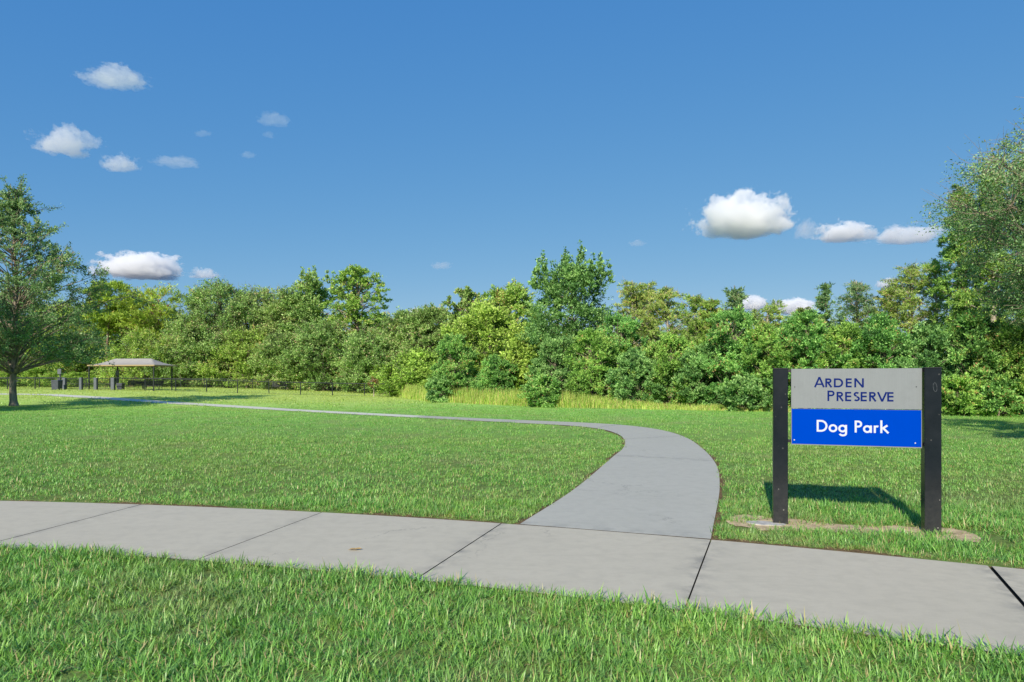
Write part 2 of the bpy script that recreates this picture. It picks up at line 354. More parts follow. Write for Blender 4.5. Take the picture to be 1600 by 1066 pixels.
# dirty bed showing in the joints
th = np.linspace(joints[0], joints[-1], 80)
bv = np.concatenate([np.c_[CC[0]+r*np.sin(th), CC[1]+r*np.cos(th), np.full(80, -.019)] for r in (RN+.01, RF-.01)])
k = np.arange(79)
o = np_mesh('sidewalk_joint_bed', bv, np.stack([k, k+1, k+81, k+80], -1), M['joint']); tag(o, kind='structure')
nn = len(cl); k = np.arange(nn-1)
pv = np.concatenate([np.c_[A[:, 0], A[:, 1], terrain(A[:, 0], A[:, 1])+.004] for A in (cl*.99+cr_*.01, cl*.01+cr_*.99)])
o = np_mesh('footpath_joint_bed', pv, np.stack([k, k+1, k+nn+1, k+nn], -1), M['joint']); tag(o, kind='structure')

# distances used to keep grass off the concrete
def seg_poly(P, x, y):
    inside = np.zeros(len(x), bool); j = len(P)-1
    for i_ in range(len(P)):
        xi, yi = P[i_]; xj, yj = P[j]
        c = ((yi > y) != (yj > y)) & (x < (xj-xi)*(y-yi)/(yj-yi+1e-12)+xi)
        inside ^= c; j = i_
    return inside
def grow(L, Rr, g):
    d = (Rr-L); d /= np.linalg.norm(d, axis=1)[:, None]; return np.vstack([L-d*g, (Rr+d*g)[::-1]])
def on_walk(x, y, gn, gf):
    r = np.hypot(x-CC[0], y-CC[1]); return (r > RN-gn) & (r < RF+gf)
def on_path(x, y, g): return seg_poly(grow(cl, cr_, g), x, y)
SA, SB = np.array((2.44, 7.08)), np.array((4.42, 6.40))         # bare strip under the sign
def strip_d(x, y):
    ab = SB-SA; t = np.clip(((x-SA[0])*ab[0]+(y-SA[1])*ab[1])/(ab@ab), 0, 1)
    return np.hypot(x-SA[0]-t*ab[0], y-SA[1]-t*ab[1])-.20*np.abs(2*t-1)**2.2

# strips of dead thatch where the turf meets the concrete
def edging(name, P, nrm, w0, seed):
    r = np.random.RandomState(seed); t = np.concatenate([[0], np.cumsum(np.linalg.norm(np.diff(P, axis=0), axis=1))]); s = np.arange(0, t[-1], .06)
    Q = np.c_[np.interp(s, t, P[:, 0]), np.interp(s, t, P[:, 1])]; Nn = np.c_[np.interp(s, t, nrm[:, 0]), np.interp(s, t, nrm[:, 1])]
    wd_ = w0*(.55+.35*np.sin(s*2.1)+.25*np.sin(s*5.3+1)+r.uniform(-.15, .15, len(s))).clip(.15, 1.3)
    O = Q+Nn*wd_[:, None]; I = Q-Nn*.01; k = np.arange(len(s)-1); n_ = len(s)
    v = np.concatenate([np.c_[I, terrain(I[:, 0], I[:, 1])+.006], np.c_[O, terrain(O[:, 0], O[:, 1])+.004]])
    return tag(np_mesh(name, v, np.stack([k, k+1, k+1+n_, k+n_], -1), M['thatch']), kind='structure')
M['thatch'] = plain('dead_thatch', (.16, .11, .06), .95, .05, nscale=30, namt=.5, bump=1, bscale=120)
tha = np.linspace(joints[2], joints[-1], 200); rad_ = np.c_[np.sin(tha), np.cos(tha)]; arcp = CC+rad_*RF
kk_ = tha < ang(.08, 6.86); edging('dirt_edge', arcp[kk_], rad_[kk_], .22, 1); kk_ = tha > ang(1.9, 6.2); edging('dirt_edge', arcp[kk_], rad_[kk_], .22, 2)
nL = unit2 = (cl-cr_)/np.linalg.norm(cl-cr_, axis=1)[:, None]; edging('dirt_edge', cl[:80], nL[:80], .10, 3); edging('dirt_edge', cr_[:80], -nL[:80], .09, 4)
# soil patch
rs = np.random.RandomState(8)
nn = 220; ring = []
ab = (SB-SA)/np.linalg.norm(SB-SA); nrm = np.array((-ab[1], ab[0])); Ls = np.linalg.norm(SB-SA)
for q in range(nn):
    a = q/nn*2*math.pi; u = math.copysign(abs(math.cos(a))**.6, math.cos(a)); vv = math.copysign(abs(math.sin(a))**.8, math.sin(a))
    wv = .25+.26*abs(u)**2.2+.06*math.sin(3*a+1)+.035*math.sin(11*a)+.02*math.sin(29*a+2)+rs.uniform(-.025, .025)
    p = (SA+SB)/2+ab*u*(Ls/2+.12)+nrm*vv*wv
    ring.append((p[0], p[1], -.013))
cv = [((SA+SB)/2).tolist()+[-.010]]
v = np.array(cv+ring); k = np.arange(nn)
M['soil'] = plain('sandy_soil', (.50, .395, .25), .95, .05, nscale=9, namt=.35, bump=.8, bscale=60)
o = np_mesh('soil_patch', v, np.stack([0*k, 1+k, 1+(k+1) % nn], -1), M['soil']); tag(o, kind='structure')

# ------------------------------------------------------------------ grass (uncountable): geometry-node instances of small tufts
def tuft(seed, nb, rad, h, wd, segs, dead=.09):
    r = np.random.RandomState(seed); V = []; F4 = []; F3 = []; t4 = []; t3 = []; base = 0
    for b in range(nb):
        a = r.uniform(0, 6.283); rr = rad*math.sqrt(r.uniform()); x0, y0 = rr*math.cos(a), rr*math.sin(a)
        a2 = r.uniform(0, 6.283); lean = r.uniform(.0, .9); L = h*r.uniform(.55, 1.25); ww = wd*r.uniform(.7, 1.2)
        side = np.array((-math.sin(a2), math.cos(a2), 0)); p = np.array((x0, y0, 0.)); rows = []
        el = r.uniform(.1, 1.35)
        for s in range(segs+1):
            t = s/segs; wk = ww*(1-t**1.6)
            rows.append((p.copy(), wk)); e2 = el-lean*t*1.1
            p = p+np.array((math.cos(a2)*math.cos(e2), math.sin(a2)*math.cos(e2), math.sin(e2)))*L/segs
        tn = r.beta(2.2, 2.0)*.9 if r.uniform() > dead else r.uniform(.93, 1)
        for s in range(segs): V += [rows[s][0]-side*rows[s][1]/2, rows[s][0]+side*rows[s][1]/2]
        V.append(rows[segs][0])
        for s in range(segs-1): q = base+2*s; F4.append((q, q+1, q+3, q+2)); t4.append(tn)
        q = base+2*(segs-1); F3.append((q, q+1, q+2)); t3.append(tn); base += 2*segs+1
    return np.array(V), [np.array(F4), np.array(F3)] if F4 else [np.array(F3)], t4+t3
def tuft_collection(name, n, **kw):
    c = bpy.data.collections.new(name)
    for q in range(n):
        v, f, t = tuft(q*7+3, **kw); o = np_mesh('tuft', v, f, M['grass'], tone=t); col.objects.unlink(o); c.objects.link(o)
    return c
def scatter(name, P, rot, scl, coll, nvar, kind_label=None):
    me = bpy.data.meshes.new(name); me.vertices.add(len(P)); me.vertices.foreach_set('co', P.astype(np.float32).ravel())
    a = me.attributes.new('rot', 'FLOAT_VECTOR', 'POINT'); a.data.foreach_set('vector', rot.astype(np.float32).ravel())
    a = me.attributes.new('scl', 'FLOAT_VECTOR', 'POINT'); a.data.foreach_set('vector', scl.astype(np.float32).ravel())
    a = me.attributes.new('pick', 'INT', 'POINT'); a.data.foreach_set('value', np.random.RandomState(1).randint(0, nvar, len(P)).astype(np.int32))
    o = bpy.data.objects.new(name, me); col.objects.link(o)
    g = bpy.data.node_groups.new(name, 'GeometryNodeTree')
    g.interface.new_socket('Geometry', in_out='INPUT', socket_type='NodeSocketGeometry'); g.interface.new_socket('Geometry', in_out='OUTPUT', socket_type='NodeSocketGeometry')
    gi = g.nodes.new('NodeGroupInput'); go = g.nodes.new('NodeGroupOutput'); ip = g.nodes.new('GeometryNodeInstanceOnPoints')
    ci = g.nodes.new('GeometryNodeCollectionInfo'); ci.inputs['Collection'].default_value = coll; ci.inputs['Separate Children'].default_value = True; ci.inputs['Reset Children'].default_value = True
    def na(nm, ty):
        x = g.nodes.new('GeometryNodeInputNamedAttribute'); x.data_type = ty; x.inputs['Name'].default_value = nm; return x.outputs['Attribute']
    g.links.new(gi.outputs[0], ip.inputs['Points']); g.links.new(ci.outputs[0], ip.inputs['Instance'])
    ip.inputs['Pick Instance'].default_value = True
    g.links.new(na('pick', 'INT'), ip.inputs['Instance Index']); g.links.new(na('rot', 'FLOAT_VECTOR'), ip.inputs['Rotation']); g.links.new(na('scl', 'FLOAT_VECTOR'), ip.inputs['Scale'])
    g.links.new(ip.outputs[0], go.inputs[0])
    md = o.modifiers.new('scatter', 'NODES'); md.node_group = g
    return tag(o, kind='stuff')
def cells(y0, y1, dens, seed, mx=5.0):
    r = np.random.RandomState(seed); x1 = .80*y1+mx; A = 2*x1*(y1-y0); n = int(A*dens)
    x = r.uniform(-x1, x1, n); y = r.uniform(y0, y1, n); k = np.abs(x) < .80*y+mx
    return x[k], y[k], r
def edge_n(x, y): return .5+.5*np.sin(x*7.3+2*np.sin(y*5.1))*np.sin(y*6.7+1.5*np.sin(x*4.3))
def put_grass(name, y0, y1, dens, seed, coll, nvar, smin, smax, wx=1.0, back=None, gaps=False, only=None, fringe=.15):
    x, y, r = cells(y0, y1, dens, seed)
    k = ~on_walk(x, y, -.012-.02*edge_n(x*2, y*2), .0+fringe*(.4+.9*edge_n(x, y))) & ~on_path(x, y, .045)
    d = strip_d(x, y); k &= (d > .15+.20*edge_n(x*1.7, y*1.7)+r.uniform(-.05, .05, len(x))) | (r.uniform(size=len(x)) < .13)
    if back is not None: k &= back(x, y)
    if gaps: g_ = edge_n(x*3.1+.7*np.sin(y*9), y*3.3+.6*np.sin(x*11)); rv_ = np.hypot(x-CC[0], y-CC[1]); k &= (r.uniform(size=len(x)) < .45+.75*g_) | ((rv_ < RN+.05) & (rv_ > RN-.2))
    if only is not None: k &= only(x, y)
    x, y = x[k], y[k]; n = len(x)
    s = r.uniform(smin, smax, n)*(.8+.4*edge_n(x*.35, y*.35))
    rad = np.hypot(x-CC[0], y-CC[1]); near_far = np.clip((rad-RF)/.25, .4, 1); near_far[rad < RF] = 1; near_far[(rad < RN+.05) & (rad > RN-.12)] = 1.2
    s *= near_far
    z = terrain(x, y)
    scl = np.c_[s*wx, s*wx, s]; rot = np.c_[r.normal(0, .12, n), r.normal(0, .12, n), r.uniform(0, 6.283, n)]
    return scatter(name, np.c_[x, y, z], rot, scl, coll, nvar)
def lawn_back(x, y):      # grass stops under the trees on the right
    return y < np.interp(x, [-60, -12, -8, -3, 3, 12, 24, 60], [105, 100, 50, 44, 37, 32, 28, 26])
C1 = tuft_collection('tufts_fine', 8, nb=20, rad=.06, h=.080, wd=.0078, segs=4)
CD = tuft_collection('tufts_dead', 5, nb=14, rad=.06, h=.055, wd=.006, segs=3, dead=.65)
C2 = tuft_collection('tufts_mid', 6, nb=20, rad=.10, h=.058, wd=.0095, segs=2)
C3 = tuft_collection('tufts_coarse', 5, nb=26, rad=.22, h=.065, wd=.014, segs=1)
C4 = tuft_collection('tufts_far', 5, nb=26, rad=.6, h=.09, wd=.045, segs=1)
put_grass('grass_near', 1.2, 8.2, 400, 1, C1, 8, .65, 1.2, gaps=True)
def by_edge(x, y):
    rr_ = np.hypot(x-CC[0], y-CC[1])-RF; return ((rr_ > .0) & (rr_ < .24*edge_n(x*.9, y*.9)+.14)) | ((strip_d(x, y) < .36) & (edge_n(x*4, y*4) > .2))
put_grass('dead_grass', 4.5, 9.5, 260, 9, CD, 5, .6, 1.1, only=by_edge, fringe=.02)
put_grass('grass_middle', 8.2, 17, 125, 2, C2, 6, .7, 1.15, gaps=True)
put_grass('grass_beyond', 17, 38, 17, 3, C3, 5, .8, 1.1, back=lawn_back)
put_grass('grass_far', 38, 100, 1.6, 4, C4, 5, .8, 1.2, back=lawn_back)

# ------------------------------------------------------------------ trees
def unit(a): return a/(np.linalg.norm(a, axis=-1, keepdims=True)+1e-9)
PROF = {
    'dome': lambda t: np.sqrt(np.clip(1-t**2.4, 0, 1))*(.72+.28*np.minimum(1, t/.35)),
    'round': lambda t: np.sqrt(np.clip(1-(2*t-1)**2*.96, 0, 1)),
    'cone': lambda t: (1-t)**.75*.95+.06,
    'bush': lambda t: np.sqrt(np.clip(1-t**2.6, 0, 1))*(.85+.15*np.minimum(1, t/.3)),
    'column': lambda t: .9*np.sqrt(np.clip(1-t**3, 0, 1))*(.6+.4*np.minimum(1, t/.3))+.05,
    'lawnoak': lambda t: np.interp(t, [0, .14, .42, .55, .7, .85, 1], [.80, 1.0, .97, .76, .52, .30, .08]),
    'open': lambda t: np.sqrt(np.clip(1-(1.7*(t-.42))**2, 0, 1)),
}
def leaves(c, d, L, wr, rng, up=.35, tone_=None):
    """c leaf base centres (N,3), d directions (N,3), L lengths (N,)"""
    n = len(c); nr = unit(rng.normal(size=(n, 3))+np.array((0, 0, up*2)))
    side = unit(np.cross(d, nr)); nr2 = np.cross(side, d)
    Lc = L[:, None]; m = c+d*Lc*.45+nr2*Lc*.06
    v = np.stack([c, m+side*Lc*wr*.5, c+d*Lc, m-side*Lc*wr*.5], 1).reshape(-1, 3)
    return v, np.arange(n*4).reshape(n, 4)
def tree_data(seed, H, Rad, prof='dome', base=.15, ncl=40, cr=.2, nleaf=9000, leaf=.2, wr=.55, up=.25, flat=.75, shell=.55, trunk_r=None,
              spikes=0, wisps=0, twig_r=0, lean=0, limb=True, lump=.22, trunk_top=.8, droop=0., taper=0., wl=.26):
    rng = np.random.RandomState(seed); tr = trunk_r or H*.018
    zb = H*base; hc = H-zb; crm = cr*Rad
    # trunk with a slight wander
    k = 9; tz = np.linspace(-.25, H*trunk_top, k)
    wx_ = np.cumsum(rng.normal(0, H*.006, k)); wy_ = np.cumsum(rng.normal(0, H*.006, k)); wx_ -= wx_[0]; wy_ -= wy_[0]
    tp = np.c_[wx_+lean*tz, wy_, tz]; trd = tr*np.clip(1-.82*(tz/(H*trunk_top)).clip(0, 1)**.9, .1, 1); trd[0] *= 1.5; trd[1] *= 1.0
    tv = []; tf = []; nb_ = 0
    def addt(p, r_, n=5):
        nonlocal nb_
        v, f = tube_np(p, r_, n); tv.append(v); tf.append(f+nb_); nb_ += len(v)
    fl = np.array([-.25, 0.0, .25]); 
    tz2 = np.concatenate([[-.25, .0, .3], tz[1:][tz[1:] > .5]]); tpp = np.c_[np.interp(tz2, tz, tp[:, 0]), np.interp(tz2, tz, tp[:, 1]), tz2]
    trr = np.interp(tz2, tz, trd); trr[0] = tr*1.7; trr[1] = tr*1.45; trr[2] = tr*1.05
    addt(tpp, trr, 9)
    def on_trunk(z): return np.array((np.interp(z, tz, tp[:, 0]), np.interp(z, tz, tp[:, 1]), z))
    # clump centres spread over the envelope (golden angle), envelope broken by lumps
    i_ = np.arange(ncl)+.5; tt = rng.permutation(i_/ncl)*.97; an = i_*2.39996+rng.uniform(0, 6.28)
    lumpf = 1+lump*np.sin(an*3+seed)*np.cos(tt*9+seed*1.7)+rng.normal(0, lump*.45, ncl)
    rr = PROF[prof](tt)*Rad*lumpf*np.where(rng.uniform(size=ncl) < .72, rng.uniform(shell+.15, 1, ncl), rng.uniform(.1, shell+.2, ncl))-crm*.35
    rr = np.maximum(rr, 0)
    cz = zb+tt*(hc-crm*.6)+rng.normal(0, crm*.15, ncl)
    cen = np.c_[rr*np.cos(an), rr*np.sin(an), cz]; cen[:, :2] += np.c_[np.interp(cz, tz, tp[:, 0]), np.interp(cz, tz, tp[:, 1])]
    crs = crm*rng.uniform(.65, 1.3, ncl)*(1-taper*tt); ups = np.full(ncl, up); flt = np.full(ncl, flat)
    if spikes:
        a = rng.uniform(0, 6.28, spikes); r_ = Rad*.78*np.sqrt(rng.uniform(.02, 1, spikes)); zt = zb+hc*(.66+.34*np.sqrt(np.clip(1-(r_/Rad)**2, 0, 1)))+rng.uniform(.2, 1.3, spikes)
        for q in range(spikes):
            for s in range(6):
                cen = np.vstack([cen, [(r_[q]*math.cos(a[q]), r_[q]*math.sin(a[q]), zt[q]-s*.30+rng.uniform(-.05, .05))]])
                crs = np.append(crs, .16+.075*s); ups = np.append(ups, 1.4); flt = np.append(flt, 1.9-.2*s)
    nc = len(cen); wgt = crs**2*np.where(crs < crm*.6, 1.2, 1); cnt = np.maximum(12, (nleaf*wgt/wgt.sum()).astype(int))
    LV = []; LF = []; LT = []; nl = 0
    axis = np.c_[np.interp(cen[:, 2], tz, tp[:, 0]), np.interp(cen[:, 2], tz, tp[:, 1]), cen[:, 2]-Rad*.25]
    for q in range(nc):
        c = cen[q]; rad_c = crs[q]; out_ = unit(c-axis[q])
        if limb and (q < ncl) and np.hypot(c[0], c[1]) > tr*1.5:
            z0 = max(min(c[2]-np.hypot(c[0], c[1])*rng.uniform(.35, .8), H*trunk_top*.97), zb*.7+.1*H*0); z0 = max(z0, H*.06)
            a = on_trunk(z0); mid = (a+c)/2+np.array((rng.normal(0, .05), rng.normal(0, .05), .08))*np.linalg.norm(c-a)
            s = np.linspace(0, 1, 6)[:, None]; pth = (1-s)**2*a+2*s*(1-s)*mid+s*s*c
            pth[1:-1] += rng.normal(0, .03*np.linalg.norm(c-a)/3, (4, 3))
            r0 = min(tr*.4, tr*(.12+.2*np.linalg.norm(c-a)/max(Rad, .1))); addt(pth, np.linspace(r0, r0*.22, 6), 5)
        nt_ = max(4, int(cnt[q]/26)); td = unit(rng.normal(size=(nt_, 3))*np.array((1, 1, flt[q]))+out_*.55+np.array((0, 0, ups[q])))
        tl = rad_c*rng.uniform(.55, 1.25, nt_)
        tw = rng.randint(0, nt_, cnt[q]); s = rng.uniform(.12, 1, cnt[q])**.75
        st = rng.normal(0, .16*rad_c, (nt_, 3)); sg = np.array((0, 0, -droop*rad_c))
        p = c+st[tw]+td[tw]*(tl[tw]*s)[:, None]*np.array((1, 1, min(1, flt[q])))+rng.normal(0, .07*rad_c, (cnt[q], 3))+sg*(s**2)[:, None]
        p[:, 2] = np.maximum(p[:, 2], .03)
        dd = unit(td[tw]*.8+rng.normal(size=(cnt[q], 3))*.75+np.array((0, 0, ups[q]*.5-droop)))
        L = leaf*rng.uniform(.6, 1.35, cnt[q])
        v, f = leaves(p, dd, L, wr, rng); LV.append(v); LF.append(f+nl); nl += len(v)
        LT.append(np.clip(rng.normal(.47, .24, cnt[q])+rng.normal(0, .15)+.25*(s-.6), 0, 1))
        if twig_r:
            for j in range(0, nt_, 2): addt(np.stack([c+st[j]*.3, c+st[j]+td[j]*tl[j]*.55, c+st[j]+td[j]*tl[j]*1.02]), np.array((twig_r*1.6, twig_r, twig_r*.5)), 3)
    for q in range(wisps):
        c = cen[rng.randint(0, ncl)]; hz = unit(np.array((c[0], c[1], 0))+rng.normal(0, .3, 3)); d0 = unit(hz+np.array((0, 0, rng.uniform(-.1, .8))))
        Lw = rng.uniform(.7, 1.3)*Rad*wl; s = np.linspace(0, 1, 7)[:, None]
        if np.hypot(c[0], c[1])+abs(Lw*.8) > Rad*1.45: Lw *= .5
        pth = c+d0*Lw*s+np.cumsum(rng.normal(0, Lw*.03, (7, 3)), 0)+np.array((0, 0, -.10*Lw))*s**2
        addt(pth, np.linspace(twig_r*2.2 or .01, twig_r*.7 or .005, 7), 3)
        m_ = int(70*Lw/leaf*.12); s2 = rng.uniform(.05, 1, m_); bp = np.stack([np.interp(s2, s[:, 0], pth[:, j]) for j in range(3)], 1)
        off = unit(rng.normal(size=(m_, 3))); p = bp+off*rng.uniform(0, .18, m_)[:, None]*min(1, Lw)
        v, f = leaves(p, unit(off+d0*.6), leaf*rng.uniform(.6, 1.2, m_), wr, rng); LV.append(v); LF.append(f+nl); nl += len(v); LT.append(np.clip(rng.normal(.45, .2, m_), 0, 1))
    return (np.concatenate(tv), np.concatenate(tf)), (np.concatenate(LV), np.concatenate(LF), np.concatenate(LT))

KIND = {
    'oak': dict(twig_r=.02, prof='dome', base=.05, ncl=120, cr=.27, nleaf=60000, leaf=.22, up=.35, lump=.13, shell=.6),
    'round': dict(twig_r=.016, prof='dome', base=.03, ncl=100, cr=.25, nleaf=44000, leaf=.20, up=.35, lump=.14, shell=.6),
    'open': dict(prof='bush', base=.28, ncl=120, cr=.16, nleaf=26000, leaf=.24, up=.25, lump=.15, shell=.35, twig_r=.018),
    'spiky': dict(prof='dome', base=.10, ncl=60, cr=.26, nleaf=14000, leaf=.28, up=.5, lump=.22, spikes=6),
    'pine': dict(prof='round', base=.50, ncl=46, cr=.32, nleaf=14000, leaf=.42, wr=.22, up=.45, flat=.6, lump=.22, trunk_top=.95),
    'spires': dict(prof='dome', base=.04, ncl=150, cr=.27, nleaf=75000, leaf=.145, up=.8, lump=.15, spikes=22, shell=.5),
    'shrub': dict(prof='bush', base=.02, ncl=110, cr=.23, nleaf=38000, leaf=.12, wr=.42, up=.8, lump=.17, flat=.9, trunk_top=.6),
    'lowshrub': dict(prof='bush', base=.02, ncl=46, cr=.30, nleaf=11000, leaf=.14, wr=.45, up=.6, lump=.22, trunk_top=.6),
    'cypress': dict(prof='column', base=.10, ncl=120, cr=.25, nleaf=22000, leaf=.18, twig_r=.014, wr=.28, up=.1, flat=.35, lump=.25, trunk_top=.97, shell=.3),
    'tallcypress': dict(prof='cone', base=.12, ncl=150, cr=.24, nleaf=42000, leaf=.20, wr=.28, up=.05, flat=.3, lump=.25, trunk_top=.97, shell=.25, droop=.25),
    'conifer': dict(prof='cone', base=.15, ncl=60, cr=.32, nleaf=10000, leaf=.22, wr=.3, up=.1, flat=.4, lump=.2, trunk_top=.97, shell=.3),
}
def plant(name, px, d, top, Rad, kind, mat, bk, label, cat, group, seed, over=None, x=None):
    x = at(px, d) if x is None else x; z = float(terrain(x, d)); H = (Y0-top)*d/F+EYE-z
    kw = dict(KIND[kind]); kw.update(over or {})
    (tv, tf), (lv, lf, lt) = tree_data(seed, H, Rad, **kw)
    # rescale so that the very top leaf sits at H
    s = H/np.percentile(lv[:, 2], 99.9); tv = tv*np.array((1, 1, s)); lv = lv*np.array((1, 1, s))
    t = empty(name, (x, d, z), 0, label, cat, group)
    if name == 'shrub' :
        np_mesh('stems', tv, tf, M[bk], t, smooth=True); np_mesh('foliage', lv, lf, M[mat], t, tone=lt)
    else:
        np_mesh('trunk', tv, tf, M[bk], t, smooth=True); np_mesh('crown', lv, lf, M[mat], t, tone=lt)
    return t

WOOD = 'trees of the wood behind the dog park'
MIDG = 'trees where the wood meets the lawn'
SHR = 'leafy shrubs along the edge of the lawn'
CYP = 'slender trees rising behind the shrubs'
TREES = [
 # name, px, depth, top row, radius, kind, leaves, bark, label
 ('pine_tree', 166, 92, 438, 3.2, 'pine', 'pine', 'bark_pine', 'slim pine with a long bare trunk left of the shade canopy', 'tree', WOOD),
 ('pine_tree', 205, 95, 452, 4.4, 'pine', 'pine', 'bark_pine', 'low topped pine between the slim bare pine and the yellow green pine', 'tree', WOOD),
 ('pine_tree', 247, 92, 446, 5.2, 'pine', 'pine', 'bark_pine', 'bright yellow green pine rising over the shade canopy', 'tree', WOOD),
 ('oak_tree', 112, 95, 470, 7, 'oak', 'oak_light', 'bark', 'light green oak half hidden behind the big lawn tree', 'tree', WOOD),
 ('oak_tree', 20, 98, 450, 8, 'oak', 'oak', 'bark', 'oak at the far end of the fence behind the lawn tree trunk', 'tree', WOOD),
 ('oak_tree', 232, 88, 515, 6, 'round', 'oak_light', 'bark', 'low olive tree directly behind the roof of the shade canopy', 'tree', WOOD),
 ('oak_tree', 345, 92, 440, 8.2, 'oak', 'oak', 'bark', 'broad dome shaped oak right of the shade canopy', 'tree', WOOD),
 ('oak_tree', 290, 87, 500, 5, 'round', 'oak', 'bark', 'low oak at the foot of the broad dome shaped oak', 'tree', WOOD),
 ('oak_tree', 408, 93, 448, 6.4, 'oak', 'oak', 'bark', 'oak against the right shoulder of the broad dome shaped oak', 'tree', WOOD),
 ('oak_tree', 385, 87, 512, 5.2, 'round', 'oak_light', 'bark', 'short light green oak above the fence near the black bench', 'tree', WOOD),
 ('oak_tree', 455, 90, 450, 5.2, 'oak', 'oak', 'bark', 'medium oak left of the ragged spiky topped tree', 'tree', WOOD),
 ('broadleaf_tree', 488, 88, 420, 4.4, 'spiky', 'oak', 'bark', 'ragged tree with spiky top beside the tallest open crowned tree', 'tree', WOOD),
 ('broadleaf_tree', 560, 84, 416, 5.4, 'open', 'oak_light', 'bark', 'tallest open crowned tree of the wood with sky showing through', 'tree', WOOD),
 ('oak_tree', 505, 82, 500, 5.6, 'round', 'oak', 'bark', 'low grey green oak below the tall open crowned tree', 'tree', WOOD),
 ('oak_tree', 450, 82, 520, 4.6, 'round', 'oak', 'bark', 'low oak directly behind the black bench', 'tree', WOOD),
 ('oak_tree', 580, 76, 510, 4.6, 'round', 'oak', 'bark', 'olive oak behind the russet sapling at the fence corner', 'tree', WOOD),
 ('oak_tree', 636, 78, 486, 4.4, 'oak', 'oak', 'bark', 'low oak in the dip of the treeline beside the tall open crowned tree', 'tree', WOOD),
 ('oak_tree', 678, 74, 478, 4.2, 'oak', 'oak', 'bark', 'greyish oak left of the small tree with a see-through top', 'tree', MIDG),
 ('broadleaf_tree', 728, 72, 450, 3.4, 'open', 'oak', 'bark', 'small tree with a see-through top above the lime green tree', 'tree', MIDG),
 ('broadleaf_tree', 795, 66, 443, 3.6, 'oak', 'oak_light', 'bark', 'light topped tree behind the lime green tree', 'tree', MIDG),
 ('broadleaf_tree', 768, 54, 470, 3.9, 'round', 'lime', 'bark', 'rounded lime green tree in the middle of the treeline', 'tree', MIDG),
 ('broadleaf_tree', 650, 62, 545, 3.6, 'round', 'lime', 'bark', 'low bright green tree right of the fence corner', 'tree', MIDG),
 ('broadleaf_tree', 893, 45, 388, 3.3, 'spires', 'dark', 'bark', 'tall dark green tree with upright spires, highest of the middle', 'tree', MIDG),
 ('broadleaf_tree', 820, 47, 520, 2.3, 'round', 'lime', 'bark', 'yellow green small tree at the left foot of the tall spired tree', 'tree', MIDG),
]
TREES += [
 ('shrub', 712, 47, 523, 1.75, 'shrub', 'shrub', 'bark', 'dark rounded shrub standing in the tall grass below the lime green tree', 'shrub', SHR),
 ('shrub', 684, 46, 585, .9, 'lowshrub', 'dark', 'bark', 'smallest dark shrub at the edge of the tall grass left of the dark rounded shrub', 'shrub', SHR),
 ('shrub', 775, 45, 555, 1.5, 'shrub', 'shrub', 'bark', 'mid green shrub between the dark rounded shrub and the creeping shrub', 'shrub', SHR),
 ('shrub', 846, 37.5, 580, 1.15, 'lowshrub', 'shrub', 'bark', 'low shrub spilling through the tall grass onto the lawn', 'shrub', SHR),
 ('shrub', 870, 40, 528, 1.7, 'shrub', 'dark', 'bark', 'bush under the tall spired tree behind the low spilling shrub', 'shrub', SHR),
 ('shrub', 930, 39, 515, 1.9, 'shrub', 'shrub_yellow', 'bark', 'full green shrub at the right foot of the tall spired tree', 'shrub', SHR),
 ('shrub', 1000, 37, 545, 1.7, 'shrub', 'dark', 'bark', 'dark blue green bush right behind the tall grass midway to the sign', 'shrub', SHR),
 ('shrub', 965, 42, 490, 1.9, 'shrub', 'shrub', 'bark', 'taller bush behind the blue green bush', 'shrub', SHR),
 ('shrub', 1048, 37, 520, 1.8, 'shrub', 'shrub_yellow', 'bark', 'green bush in front of the pale trunked tree', 'shrub', SHR),
 ('shrub', 1098, 36, 540, 1.6, 'shrub', 'dark', 'bark', 'dark leafy bush left of the tall glossy hedge-like shrubs', 'shrub', SHR),
 ('shrub', 1140, 35.5, 480, 2.0, 'shrub', 'shrub', 'bark', 'tall upright glossy shrub left of the sign', 'shrub', SHR),
 ('shrub', 1200, 34, 508, 1.9, 'shrub', 'shrub_yellow', 'bark', 'glossy shrub directly behind the left post of the sign', 'shrub', SHR),
 ('shrub', 1258, 33.5, 486, 1.9, 'shrub', 'shrub', 'bark', 'glossy shrub above the left half of the sign panel', 'shrub', SHR),
 ('shrub', 1322, 33, 502, 1.9, 'shrub', 'shrub_yellow', 'bark', 'glossy shrub above the middle of the sign panel', 'shrub', SHR),
 ('shrub', 1388, 32, 492, 2.0, 'shrub', 'shrub', 'bark', 'glossy shrub above the right half of the sign panel', 'shrub', SHR),
 ('shrub', 1450, 31, 506, 1.9, 'shrub', 'dark', 'bark', 'glossy shrub behind the right post of the sign', 'shrub', SHR),
 ('shrub', 1516, 30, 488, 1.9, 'shrub', 'shrub', 'bark', 'glossy shrub just right of the sign below the tall feathery cypress', 'shrub', SHR),
 ('shrub', 1585, 29, 505, 1.9, 'shrub', 'shrub_yellow', 'bark', 'glossy shrub at the right end of the row under the hanging oak branches', 'shrub', SHR),
 ('shrub', 1650, 28.5, 500, 1.9, 'shrub', 'shrub', 'bark', 'glossy shrub cut by the right edge of the photo', 'shrub', SHR),
 ('shrub', 1170, 32.5, 585, 1.3, 'lowshrub', 'dark', 'bark', 'low green bush in front of the glossy shrubs left of the sign', 'shrub', SHR),
 ('shrub', 1495, 28.6, 585, 1.4, 'lowshrub', 'shrub_yellow', 'bark', 'low bush at the lawn edge touching the right sign post', 'shrub', SHR),
 ('shrub', 1560, 28, 590, 1.4, 'lowshrub', 'shrub', 'bark', 'low bush at the lawn edge in the far right shade', 'shrub', SHR),
]
